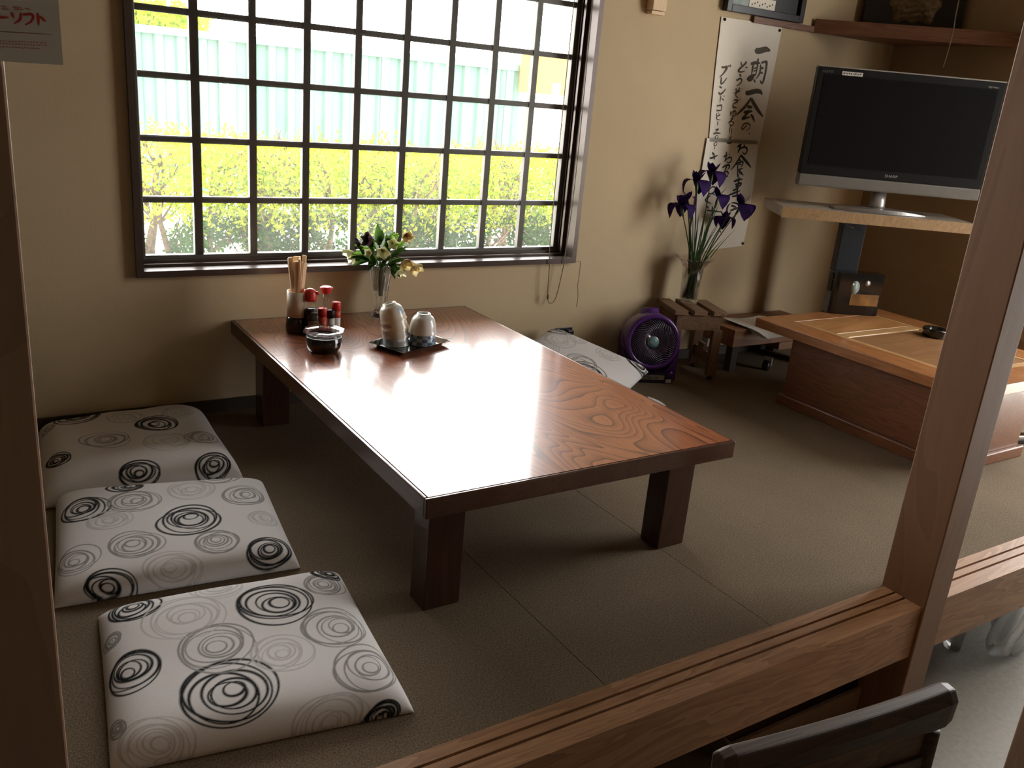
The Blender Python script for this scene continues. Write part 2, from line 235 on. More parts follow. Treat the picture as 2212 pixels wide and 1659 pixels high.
def leafmat(name, c0, c1, trans=.5, tcol=None, scale=25):
    m, n, b = _mat(name)
    v = _noise(n, _coords(n), scale, 2)
    c = _ramp(n, v, [(.35, c0), (.65, c1)])
    n.links.new(c, b.inputs['Base Color']); b.inputs['Roughness'].default_value = .75; b.inputs['Specular IOR Level'].default_value = .15
    t = _n(n, 'ShaderNodeBsdfTranslucent')
    if tcol: t.inputs['Color'].default_value = (*tcol, 1)
    else: n.links.new(c, t.inputs['Color'])
    mixs = _n(n, 'ShaderNodeMixShader'); mixs.inputs[0].default_value = trans
    n.links.new(b.outputs[0], mixs.inputs[1]); n.links.new(t.outputs[0], mixs.inputs[2])
    n.links.new(mixs.outputs[0], n.nodes['Material Output'].inputs[0])
    return m

def plaster(name, base, mott):
    m, n, b = _mat(name)
    vec = _coords(n)
    a = _noise(n, vec, 1.6, 5, .6, .4); f = _noise(n, vec, 90, 4, .6)
    c = _ramp(n, a, [(.3, mott), (.65, base)])
    n.links.new(c, b.inputs['Base Color']); b.inputs['Roughness'].default_value = .85; b.inputs['Specular IOR Level'].default_value = .2
    _bump(n, b, f, .12, .004)
    return m
def carpet(name):
    m, n, b = _mat(name)
    vec = _coords(n)
    f = _noise(n, vec, 260, 3, .7); g = _noise(n, vec, 3.0, 3, .5)
    c1 = _ramp(n, f, [(.28, (.085, .062, .040)), (.72, (.30, .235, .16))])
    c2 = _ramp(n, g, [(.3, (.86, .86, .86)), (.7, (1, 1, 1))])
    mx = _n(n, 'ShaderNodeMix', data_type='RGBA', blend_type='MULTIPLY'); mx.inputs[0].default_value = 1
    n.links.new(c1, mx.inputs[6]); n.links.new(c2, mx.inputs[7])
    n.links.new(mx.outputs[2], b.inputs['Base Color']); b.inputs['Roughness'].default_value = .95; b.inputs['Specular IOR Level'].default_value = .1
    _bump(n, b, f, .5, .004)
    return m
def tablewood(name):
    """zelkova board: swirling cathedral growth lines under clear lacquer"""
    m, n, b = _mat(name)
    vec = _coords(n, (1, .24, 1))
    n1 = _noise(n, vec, 3.4, 2, .45, .9)
    k = _n(n, 'ShaderNodeMath', operation='MULTIPLY'); k.inputs[1].default_value = 32; n.links.new(n1, k.inputs[0])
    fr = _n(n, 'ShaderNodeMath', operation='FRACT'); n.links.new(k.outputs[0], fr.inputs[0])
    vec2 = _coords(n, (1, .08, 1)); fib = _noise(n, vec2, 170, 4, .6)
    big = _noise(n, vec, 5, 2)
    c1 = _ramp(n, fr.outputs[0], [(0, (.43, .145, .058)), (.5, (.365, .117, .046)), (.84, (.25, .070, .029)), (.96, (.085, .022, .010)), (1.0, (.40, .12, .05))])
    c2 = _ramp(n, fib, [(.25, (.62, .58, .55)), (.7, (1, 1, 1))])
    mx = _n(n, 'ShaderNodeMix', data_type='RGBA', blend_type='MULTIPLY'); mx.inputs[0].default_value = .8
    n.links.new(c1, mx.inputs[6]); n.links.new(c2, mx.inputs[7])
    n.links.new(mx.outputs[2], b.inputs['Base Color'])
    b.inputs['Roughness'].default_value = .32; b.inputs['Coat Weight'].default_value = 1; b.inputs['Coat Roughness'].default_value = .11
    b.inputs['Coat IOR'].default_value = 1.7
    _bump(n, b, fib, .035, .003)
    return m
def cloth_print(name):
    m, n, b = _mat(name)
    at = _n(n, 'ShaderNodeVertexColor', layer_name='print')
    wv = _noise(n, _coords(n, (1, 1, 1)), 500, 2, .6)
    c = _ramp(n, wv, [(.3, (.92, .92, .92)), (.7, (1, 1, 1))])
    mx = _n(n, 'ShaderNodeMix', data_type='RGBA', blend_type='MULTIPLY'); mx.inputs[0].default_value = 1
    n.links.new(at.outputs['Color'], mx.inputs[6]); n.links.new(c, mx.inputs[7])
    n.links.new(mx.outputs[2], b.inputs['Base Color']); b.inputs['Roughness'].default_value = .9; b.inputs['Specular IOR Level'].default_value = .15
    _bump(n, b, wv, .15, .002)
    return m

M = dict(
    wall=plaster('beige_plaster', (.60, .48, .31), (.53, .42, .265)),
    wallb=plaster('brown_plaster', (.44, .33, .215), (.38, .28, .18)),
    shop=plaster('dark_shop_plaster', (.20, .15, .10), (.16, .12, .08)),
    ceil=plain('ceiling_board', (.62, .55, .45), .8),
    carpet=carpet('brown_carpet'),
    concrete=plain('grey_floor', (.20, .175, .13), .55, var=.12, vscale=60),
    base=plain('dark_baseboard', (.055, .04, .03), .6),
    sill=wood('sill_wood', (.27, .135, .06), (.46, .26, .13), 'x', 16, .5),
    post=wood('post_wood', (.20, .105, .053), (.25, .135, .072), 'z', 10, .5, dist=1.5),
    dpost=wood('dark_post_wood', (.30, .185, .12), (.38, .24, .16), 'z', 10, .5),
    table=tablewood('zelkova_top'),
    tleg=wood('table_leg_wood', (.04, .015, .009), (.07, .027, .015), 'z', 12, .3, .5),
    tedge=wood('table_edge_wood', (.055, .02, .011), (.09, .033, .018), 'y', 12, .3, .6),
    groove=plain('dark_groove', (.02, .01, .008), .6),
    metal=plain('brown_aluminium', (.085, .06, .05), .3, .3),
    sash=plain('bronze_aluminium', (.13, .125, .11), .45, .2),
    black=plain('black_lacquer', (.008, .008, .008), .12, coat=.6),
    blackp=plain('black_plastic', (.012, .012, .013), .35),
    paper=plain('white_paper', (.80, .76, .66), .8, var=.03, vscale=4),
    paperw=plain('white_sheet', (.82, .82, .80), .8, var=.03, vscale=6),
    ink=plain('brush_ink', (.02, .017, .012), .7),
    inkg=plain('thin_ink', (.085, .07, .045), .7),
    redink=plain('red_ink', (.55, .055, .045), .7),
    pinkink=plain('faded_pink_ink', (.62, .33, .28), .7),
    brownink=plain('brown_ink', (.35, .22, .12), .7),
    print=cloth_print('scribble_print_cotton'),
    white=plain('white_plastic', (.8, .8, .79), .4),
    silver=plain('silver_plastic', (.42, .40, .38), .32, .6),
    chrome=plain('polished_steel', (.75, .74, .72), .15, 1.0),
    tvsilver=plain('dull_silver_plastic', (.20, .19, .17), .38, .3),
    screen=plain('dark_screen', (.006, .006, .007), .28, spec=.25),
    tvback=plain('tv_casing', (.009, .009, .010), .35, spec=.3),
    rtop=wood('orange_wood', (.30, .115, .035), (.46, .20, .07), 'y', 12, .35, .25),
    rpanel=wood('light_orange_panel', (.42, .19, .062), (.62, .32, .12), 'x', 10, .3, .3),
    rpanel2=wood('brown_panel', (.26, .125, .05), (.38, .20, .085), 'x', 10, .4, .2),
    rstrip=wood('pale_strip_wood', (.50, .29, .12), (.66, .41, .19), 'x', 12, .35, .3),
    rbody=wood('red_brown_wood', (.14, .052, .021), (.235, .09, .036), 'y', 12, .4, .2, dist=5),
    bench=wood('bench_wood', (.19, .085, .04), (.29, .14, .07), 'x', 12, .5),
    stool=wood('stool_wood', (.15, .085, .045), (.25, .15, .085), 'y', 14, .55),
    stooll=wood('stool_leg_wood', (.13, .07, .035), (.21, .12, .065), 'z', 14, .55),
    ply=wood('shelf_edge_ply', (.30, .185, .085), (.44, .29, .145), 'z', 20, .5, stretch=.4),
    shelf=plain('shelf_top_laminate', (.45, .41, .36), .4),
    shelfw=wood('dark_shelf_wood', (.14, .055, .025), (.22, .095, .045), 'x', 12, .5),
    steelblue=plain('blue_grey_steel', (.02, .026, .036), .5, .2),
    purple=plain('purple_plastic', (.075, .018, .16), .25, coat=.3),
    purpled=plain('dark_purple_plastic', (.022, .008, .04), .35),
    grille=plain('grille_plastic', (.11, .085, .14), .22, coat=.4),
    teal=plain('teal_label', (.12, .30, .33), .4),
    glass=glass('clear_glass', (1, 1, 1), 0, 1.45, .6),
    crystal=glass('cut_crystal', (.98, 1, .97), .04, 1.5, .25),
    pinkglass=glass('pink_glass', (1, .86, .84), .02, 1.45, .35),
    frost=plain('frosted_plastic', (.62, .50, .37), .4),
    water=glass('water', (.95, 1, .95), 0, 1.33, .65),
    chop=wood('aspen_chopstick', (.78, .58, .36), (.90, .72, .50), 'z', 30, .7),
    redcap=plain('red_cap', (.60, .035, .03), .35),
    soy=plain('soy_sauce', (.018, .008, .005), .2),
    pepper=plain('brown_spice', (.24, .14, .07), .8, var=.3, vscale=300),
    redlabel=plain('red_label', (.55, .07, .05), .5, var=.3, vscale=120),
    palelabel=plain('pale_label', (.62, .60, .56), .5, var=.15, vscale=90),
    ceramic=plain('cream_ceramic', (.72, .68, .56), .25, coat=.4, var=.05),
    ceramicw=plain('white_ceramic', (.76, .80, .78), .2, coat=.4, var=.03),
    blueglaze=plain('blue_glaze', (.10, .17, .27), .25, coat=.4, var=.3, vscale=40),
    greyglaze=plain('grey_glaze', (.40, .40, .40), .3, coat=.3, var=.3, vscale=60),
    pinkglaze=plain('pinkish_glaze', (.50, .38, .36), .3, coat=.3, var=.2, vscale=60),
    paleblue=plain('pale_blue_glaze', (.42, .52, .58), .25, coat=.4, var=.25, vscale=60),
    bloom=leafmat('cream_petal', (.80, .80, .46), (.90, .90, .66), .5),
    bloomd=leafmat('withered_petal', (.48, .36, .16), (.78, .68, .36), .4),
    bloomk=leafmat('dark_purple_petal', (.035, .015, .022), (.06, .025, .035), .15),
    greenl=leafmat('bouquet_leaf', (.045, .11, .02), (.10, .20, .04), .4),
    greenb=leafmat('bright_leaf', (.20, .38, .05), (.34, .52, .10), .5),
    stem=plain('green_stem', (.07, .12, .03), .5),
    iris=leafmat('iris_petal', (.014, .003, .045), (.034, .008, .10), .12),
    irisleaf=leafmat('iris_leaf', (.022, .055, .018), (.045, .085, .025), .25),
    cord=plain('blind_cord', (.22, .17, .10), .8),
    bag=glass('plastic_bag', (.62, .65, .66), .4, 1.2, .45),
    chair=wood('dark_chair_wood', (.045, .028, .02), (.115, .072, .05), 'x', 16, .5),
    chairp=wood('brown_grained_panel', (.10, .05, .025), (.24, .13, .065), 'x', 18, .5),
    card=plain('cardboard', (.20, .13, .075), .8),
    gold=plain('carved_gilt_wood', (.16, .11, .055), .45, .3, var=.4, vscale=60),
    amber=plain('amber_reflection', (.26, .12, .03), .3, var=.5, vscale=15, coat=.5),
    photo=plain('grey_green_print', (.22, .28, .25), .4, var=.25, vscale=20),
    fence=None, ground=plain('pale_concrete_yard', (.66, .64, .60), .9, var=.06, vscale=3),
    hedge=leafmat('sunlit_hedge_leaf', (.20, .31, .022), (.42, .49, .04), .55, scale=9),  # hedge-top leaves: sunlight put into the bright yellow colour
    hedgeg=leafmat('shaded_hedge_leaf', (.016, .062, .011), (.05, .13, .022), .36, scale=9),  # lower hedge leaves: shade put into the darker green
    bark=plain('grey_bark', (.17, .13, .10), .9, var=.3, vscale=40),
    orange=plain('orange_board', (.40, .15, .022), .6),
    skyblue=plain('light_blue_patch', (.10, .22, .28), .6),
    beige=plain('beige_vinyl', (.50, .37, .23), .5),
)
m, n, b = _mat('green_sheet_steel')
v = _noise(n, _coords(n, (1, 1, .25)), 2.2, 4, .6); c = _ramp(n, v, [(.3, (.062, .142, .104)), (.7, (.105, .195, .155))])
n.links.new(c, b.inputs['Base Color']); b.inputs['Roughness'].default_value = .6; M['fence'] = m
m, n, b = _mat('window_pane')          # thin clear pane: straight-through light plus a weak mirror
tr = _n(n, 'ShaderNodeBsdfTransparent'); gl = _n(n, 'ShaderNodeBsdfGlossy'); gl.inputs['Roughness'].default_value = .02
fz = _n(n, 'ShaderNodeFresnel'); fz.inputs['IOR'].default_value = 1.2
mixs = _n(n, 'ShaderNodeMixShader'); n.links.new(fz.outputs[0], mixs.inputs[0])
n.links.new(tr.outputs[0], mixs.inputs[1]); n.links.new(gl.outputs[0], mixs.inputs[2])
veil = _n(n, 'ShaderNodeBsdfTranslucent'); veil.inputs['Color'].default_value = (.95, .97, .95, 1)   # translucent film added to imitate lens veil over the bars
dn = _noise(n, _coords(n), 5, 4); dr = _n(n, 'ShaderNodeMapRange'); dr.inputs['To Min'].default_value = .010; dr.inputs['To Max'].default_value = .030
n.links.new(dn, dr.inputs['Value']); mix2 = _n(n, 'ShaderNodeMixShader'); n.links.new(dr.outputs[0], mix2.inputs[0])
n.links.new(mixs.outputs[0], mix2.inputs[1]); n.links.new(veil.outputs[0], mix2.inputs[2])
n.links.new(mix2.outputs[0], n.nodes['Material Output'].inputs[0]); n.nodes.remove(b); M['pane'] = m
# ------------------------------------------------------------------ room shell
FZ = -0.40                                             # lower shop floor; the raised platform is z = 0
WX0, WX1, WZ0, WZ1 = 0.712, 2.498, 0.507, 1.955        # window opening
mb = MB()
for a in ((-1.3, 0, FZ - .05, WX0, .15, 2.45), (WX1, 0, FZ - .05, 4.55, .15, 2.45),
          (WX0, 0, FZ - .05, WX1, .15, WZ0), (WX0, 0, WZ1, WX1, .15, 2.45)): mb.box(*a)
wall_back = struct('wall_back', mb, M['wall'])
mb = MB()
DY0, DY1, DZ1 = -2.60, -1.27, 2.2                     # doorway in the right wall
for a in ((4.4, DY1, FZ - .05, 4.55, 0.0, 2.45), (4.4, -5.2, FZ - .05, 4.55, DY0, 2.45), (4.4, DY0, DZ1, 4.55, DY1, 2.45)): mb.box(*a)
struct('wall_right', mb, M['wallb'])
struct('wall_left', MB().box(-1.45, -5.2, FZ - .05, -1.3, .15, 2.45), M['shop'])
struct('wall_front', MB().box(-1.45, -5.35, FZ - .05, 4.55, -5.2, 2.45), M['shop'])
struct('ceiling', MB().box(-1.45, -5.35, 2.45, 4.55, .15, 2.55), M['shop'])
struct('floor', MB().box(-1.3, -5.2, FZ - .04, 4.4, 0, FZ), M['concrete'])
# carpeted platform: four sheets butted with thin seams
mb = MB()
xs = [-1.3, 1.297, 1.819, 4.4]
mb.box(-1.3, -1.88, -.06, 4.4, 0, -.012)
for i in range(len(xs) - 1):
    e = .0008
    ys = [-1.88, 0]
    for j in range(len(ys) - 1):
        mb.box(xs[i] + e, ys[j] + (e if j else 0), -.012, xs[i + 1] - e, ys[j + 1] - e, 0)
struct('floor_carpet_platform', mb, M['carpet'])
struct('baseboard_back', MB().box(-1.3, -.012, 0, 4.4, 0, .045), M['base'])
struct('baseboard_right', MB().box(4.388, -1.88, 0, 4.4, -.012, .045), M['base'])
# sill beam with two sliding-door grooves
def beam(x0, x1, nm):
    mb = MB()
    mb.box(x0, -1.995, -.15, x1, -1.88, -.006)
    for y0, y1 in ((-1.995, -1.948), (-1.941, -1.918), (-1.911, -1.88)): mb.box(x0, y0, -.006, x1, y1, .003)
    return struct(nm, mb, M['sill'])
beam(-1.3, 2.262, 'trim_1'); beam(2.362, 4.4, 'trim_2')
struct('trim_3', MB().box(2.262, -2.004, FZ, 2.362, -1.872, 2.45), M['post'], bevel=.003)
struct('trim_4', MB().box(.135, -1.995, .003, .256, -1.875, 2.45), M['dpost'], bevel=.003)

# ------------------------------------------------------------------ window
def ring(mb, x0, x1, z0, z1, wl, wr, wb, wt, y0, y1):
    mb.box(x0, y0, z0, x0 + wl, y1, z1); mb.box(x1 - wr, y0, z0, x1, y1, z1)
    mb.box(x0 + wl, y0, z0, x1 - wr, y1, z0 + wb); mb.box(x0 + wl, y0, z1 - wt, x1 - wr, y1, z1); return mb
win = struct('window_1', ring(MB(), WX0 - .002, WX1 + .002, WZ0 - .002, WZ1 + .002, .022, .022, .022, .022, -.022, .135), M['metal'])
mb = MB()
mb.box(.732, .045, .527, 2.478, .07, .536); mb.box(.732, .07, .527, 2.478, .115, .545)     # stepped sill track
for y0, y1, d in ((.045, .058, .006), (.070, .083, .006)): mb.box(2.470 - d, y0, .545, 2.478, y1, 1.935)
mb.build('sill_track', M['metal'], win)
GX, GDX, GZ, GDZ = .7463, .19089, 1.5428, .19922
mb = MB(); ring(mb, .733, 2.478, .540, 1.945, .026, .030, .018, .02, .085, .115); mb.build('sash_frame', M['sash'], win, .002)
mb = MB()
for c in range(1, 9):
    x = GX + c * GDX; w = .0145 if c in (1,) else .013; mb.box(x - w, .090, .556, x + w, .112, 1.93)
mb.build('upright_bars', M['sash'], win)
mb = MB()
for k in range(-1, 5):
    z = GZ - k * GDZ; mb.box(.757, .093, z - .0105, 2.45, .110, z + .0105)
mb.build('cross_bars', M['sash'], win)
MB().box(.75, .0865, .55, 2.455, .0895, 1.94).build('pane', M['pane'], win)
# unseen eave added above the window, deepened to keep direct sun out
struct('added_sun_eave', MB().box(-1.5, .15, 2.25, 4.7, 1.55, 2.33), M['dpost'])
# hairline crack running down from the window corner
MB().tube([(2.503, -.0005, .508), (2.543, -.0005, .506), (2.544, -.0005, .44), (2.541, -.0005, .40), (2.550, -.0005, .35), (2.549, -.0005, .30)], .0008, 4).build('plaster_crack', M['groove'], wall_back)

# blind cord loop at the window's right end
t = thing('blind_cord', 'thin brown pull cord hanging in a loop at right end of window', 'cord', (2.39, -.03, .34))
def arc(pts, n=8):
    pts = [Vector(p) for p in pts]; out = []
    P = [pts[0] * 2 - pts[1]] + pts + [pts[-1] * 2 - pts[-2]]
    for i in range(1, len(P) - 2):
        for k in range(n):
            u = k / n; a, b2, c2, d2 = P[i - 1], P[i], P[i + 1], P[i + 2]
            out.append(.5 * ((2 * b2) + (c2 - a) * u + (2 * a - 5 * b2 + 4 * c2 - d2) * u * u + (3 * b2 - a - 3 * c2 + d2) * u ** 3))
    out.append(pts[-1]); return out
MB().tube(arc([(-.044, 0, 1.58), (-.045, 0, .40), (-.034, 0, .16), (-.026, 0, .02), (-.006, 0, -.006), (.018, 0, .02), (.037, 0, .13), (.044, 0, .22), (.054, 0, .6), (.056, .02, 1.58)]), .0019, 6).build('loop', M['cord'], t)
MB().lathe([(0, -.012), (.0045, -.008), (.0055, 0), (.004, .009), (0, .013)], 12, T(-.025, 0, .022)).build('cord_weight', M['cord'], t)

# ------------------------------------------------------------------ outside
struct('ground_outside', MB().box(-14, .15, -.52, 24, 34, -.45), M['ground'])
struct('ground_outside_doorway', MB().box(4.55, -14, -.52, 24, .15, -.45), M['ground'])
random.seed(5)
t = thing('corrugated_fence', 'pale green corrugated steel fence across the yard outside', 'fence', (4.5, 9, -.45))
def corr(x0, x1):
    poly = []; x = x0; p = .26
    while x < x1 - .01:
        for dx, dy in ((0, 0), (.09, 0), (.115, .05), (.235, .05)):
            if x + dx < x1: poly.append((x + dx, dy))
        x += p
    poly.append((x1, 0))
    vs = [(a, b_, 0) for a, b_ in poly] + [(a, b_, 1.93) for a, b_ in poly]; k = len(poly)
    return MB().add(vs, [(i, i + 1, k + i + 1, k + i) for i in range(k - 1)])
for x0, x1 in ((-4.5, -1.14), (-1.02, 1.1), (1.13, 3.15), (3.2, 3.42)): corr(x0, x1).build('panel', M['fence'], t, solid=.004)
mb = MB(); mb.box(-4.5, -.03, 1.90, 3.42, .06, 1.99); mb.build('top_rail', M['fence'], t)
for x in (-1.08, 1.115, 3.175): MB().box(x - .025, -.02, 0, x + .025, .05, 1.95).build('post', M['fence'], t)
t = thing('block_wall', 'white garden wall beyond the right end of the green fence', 'wall', (9.9, 9.2, -.45))
mb = MB(); mb.box(-1.95, 0, 0, 4.5, .15, 1.5); mb.build('wall_body', M['paperw'], t)
MB().box(-1.97, -.02, 1.5, 4.52, .17, 1.56).build('coping', M['paperw'], t)
t = thing('signboard', 'orange signboard with a light blue patch outside at upper right', 'sign', (8.3, 8.9, -.45))
MB().box(-.46, 0, 1.60, .40, .03, 2.2).build('board', M['orange'], t); MB().box(.14, -.008, 1.56, .30, .0, 1.78).build('blue_patch', M['skyblue'], t)
for x in (-.3, .3): MB().box(x - .025, .03, 0, x + .025, .07, 2.2).build('post', M['silver'], t)

def leaf_quad(mb, p, d, up, L, Wd):
    d = d.normalized(); s = d.cross(up); s = s.normalized() if s.length > 1e-4 else d.orthogonal(); n_ = s.cross(d)
    a = p; t_ = p + d * L; m1 = p + d * L * .45 + s * Wd * .5 + n_ * Wd * .15; m2 = p + d * L * .45 - s * Wd * .5 + n_ * Wd * .15
    mb.add([a, m1, t_, m2], [(0, 1, 2), (0, 2, 3)])
def rv(rng): return Vector((rng.gauss(0, 1), rng.gauss(0, 1), rng.gauss(0, 1))).normalized()
def shrub(i, x, dens, label):
    rng = random.Random(100 + i)
    t = thing('hedge_shrub', label, 'shrub', (x, 2.15, -.45), 0, 'clipped hedge shrubs outside the window')
    hw = .262
    top = MB(); low = MB()
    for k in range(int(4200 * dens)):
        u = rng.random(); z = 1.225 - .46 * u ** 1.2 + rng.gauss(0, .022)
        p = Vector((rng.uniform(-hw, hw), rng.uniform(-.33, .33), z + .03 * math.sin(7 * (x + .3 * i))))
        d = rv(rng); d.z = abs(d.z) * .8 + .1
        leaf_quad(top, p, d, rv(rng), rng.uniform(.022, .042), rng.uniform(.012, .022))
    for k in range(int(6 * dens)):                       # stray shoots above the clipped top
        bx, by = rng.uniform(-hw, hw), rng.uniform(-.3, .2); hh = rng.uniform(.05, .14)
        for j in range(9):
            d = rv(rng); d.z = abs(d.z) + .4
            leaf_quad(top, Vector((bx + .02 * j / 9, by, 1.20 + hh * j / 9)), d, rv(rng), .035, .016)
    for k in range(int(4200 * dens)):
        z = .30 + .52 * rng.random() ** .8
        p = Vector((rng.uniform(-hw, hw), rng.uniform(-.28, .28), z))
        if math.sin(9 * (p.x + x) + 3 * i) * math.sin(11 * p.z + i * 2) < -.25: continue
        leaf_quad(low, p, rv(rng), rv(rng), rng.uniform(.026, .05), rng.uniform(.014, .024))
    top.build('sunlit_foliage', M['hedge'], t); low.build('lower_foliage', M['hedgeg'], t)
    for k in range(3):
        bx = (-.17, .02, .17)[k] + rng.uniform(-.06, .06); by = rng.uniform(-.12, .12)
        mb = MB(); pts = [Vector((bx, by, 0))]; lean = rng.uniform(-.12, .12)
        for j in range(1, 8): pts.append(pts[-1] + Vector((lean * .12 + rng.uniform(-.03, .03), rng.uniform(-.03, .03), .15)))
        mb.tube(pts, [.032 - .0034 * j for j in range(8)], 7)
        for j in range(2, 8):
            for q in range(3):
                d = Vector((-math.copysign(1, pts[j].x) * rng.uniform(.1, 1), rng.uniform(-.6, .6), rng.uniform(.2, 1.0))).normalized()
                L = rng.uniform(.16, .34); a = pts[j]; b_ = a + d * L * .5; c_ = b_ + (d + Vector((0, 0, .5))).normalized() * L * .5
                mb.tube([a, b_, c_], [.008, .0055, .003], 5)
                for e in range(2):
                    d2 = (d + rv(rng) * .8).normalized(); mb.tube([b_, b_ + d2 * L * .4], [.004, .002], 4)
        mb.build('stem', M['bark'], t)
names = ['leftmost hedge shrub outside the window, thin and gappy with bare twigs', 'second hedge shrub from the left outside, on a thick forked trunk',
         'hedge shrub outside, directly behind the chopstick holder', 'hedge shrub outside, directly behind the vase of cream flowers',
         'hedge shrub outside, just right of the cream flower vase', 'second hedge shrub from the right outside the window', 'rightmost hedge shrub outside, behind the blind cord']
for i in range(7): shrub(i, 1.06 + .48 * i, .45 if i == 0 else 1.0, names[i])
rng = random.Random(9)
t = thing('garden_tree', 'yellow green treetop showing above the fence at upper left', 'tree', (3.1, 12.0, -.45))
mb = MB()
for k in range(2600):
    p = rv(rng) * rng.random() ** .4; p = Vector((p.x * .95, p.y * .6, 2.15 + p.z * .28)); leaf_quad(mb, p, rv(rng), rv(rng), .12, .06)
mb.build('crown', M['hedge'], t); MB().tube([(0, 0, 0), (.05, 0, 1), (0, .05, 2.1)], [.09, .07, .04], 8).build('trunk', M['bark'], t)

# ------------------------------------------------------------------ big low table
TX0, TX1, TY0, TY1, TH = 1.0155, 1.9675, -1.535, -.006, .34
t = thing('low_table', 'long low reddish wood table with swirling grain, end against window wall', 'table', ((TX0 + TX1) / 2, (TY0 + TY1) / 2, 0))
hx_, hy_ = (TX1 - TX0) / 2, (TY1 - TY0) / 2
top = MB().box(-hx_ + .010, -hy_ + .010, TH - .046, hx_ - .010, hy_ - .010, TH).build('tabletop', M['table'], t)
mb = MB(); ring2 = [(-hx_, -hy_, hx_, -hy_ + .0095), (-hx_, hy_ - .0095, hx_, hy_), (-hx_, -hy_ + .0095, -hx_ + .0095, hy_ - .0095), (hx_ - .0095, -hy_ + .0095, hx_, hy_ - .0095)]
for a in ring2: mb.box(a[0], a[1], TH - .050, a[2], a[3], TH - .0005)
mb.build('edge_band', M['tedge'], t, .003)
cxm, cym = (TX0 + TX1) / 2, (TY0 + TY1) / 2
for x0, x1, y0, y1 in ((1.066, 1.164, -1.462, -1.386), (1.806, 1.904, -1.462, -1.386), (1.066, 1.164, -.208, -.125), (1.806, 1.904, -.208, -.125)):
    MB().box(x0 - cxm, y0 - cym, 0, x1 - cxm, y1 - cym, TH - .046).build('leg', M['tleg'], t, .003)

# ------------------------------------------------------------------ cushions
def scribble_layer(P, lst, seed):
    """white cotton with loosely drawn concentric ovals; P = (n,2) cloth coordinates"""
    rng = random.Random(seed); col = np.ones((len(P), 3)) * np.array((.84, .835, .835))
    for cx_, cy_, r, g in lst:
        near = np.hypot(P[:, 0] - cx_, P[:, 1] - cy_) < r * 1.35
        if not near.any(): continue
        Q = P[near]; ink = ((.60, .59, .58), (.31, .305, .30), (.012, .012, .012))[g]
        lw = (.0019, .0021, .0033)[g]; m_ = np.zeros(len(Q))
        for k, f in enumerate((1.0, .93, .80, .68, .50, .40, .24)):
            rr = r * f * rng.uniform(.94, 1.05); ex = rng.uniform(.86, 1.0); an = rng.uniform(0, PI)
            ox, oy = rng.gauss(0, .075) * r, rng.gauss(0, .075) * r
            dx, dy = Q[:, 0] - cx_ - ox, Q[:, 1] - cy_ - oy
            x_ = (dx * math.cos(an) + dy * math.sin(an)) / rr; y_ = (-dx * math.sin(an) + dy * math.cos(an)) / (rr * ex)
            q = np.sqrt(x_ * x_ + y_ * y_) + 1e-9; wob = 1 + .03 * np.sin(2 * np.arctan2(y_, x_) + k)
            d = np.abs(q - wob) * rr * (1 + ex) / 2; w = lw * (1 + .35 * np.sin(np.arctan2(y_, x_) + k))
            m_ = np.maximum(m_, np.clip(1.4 - d / w, 0, 1))
        c = col[near]; col[near] = c * (1 - m_[:, None]) + np.array(ink) * m_[:, None]
    return col
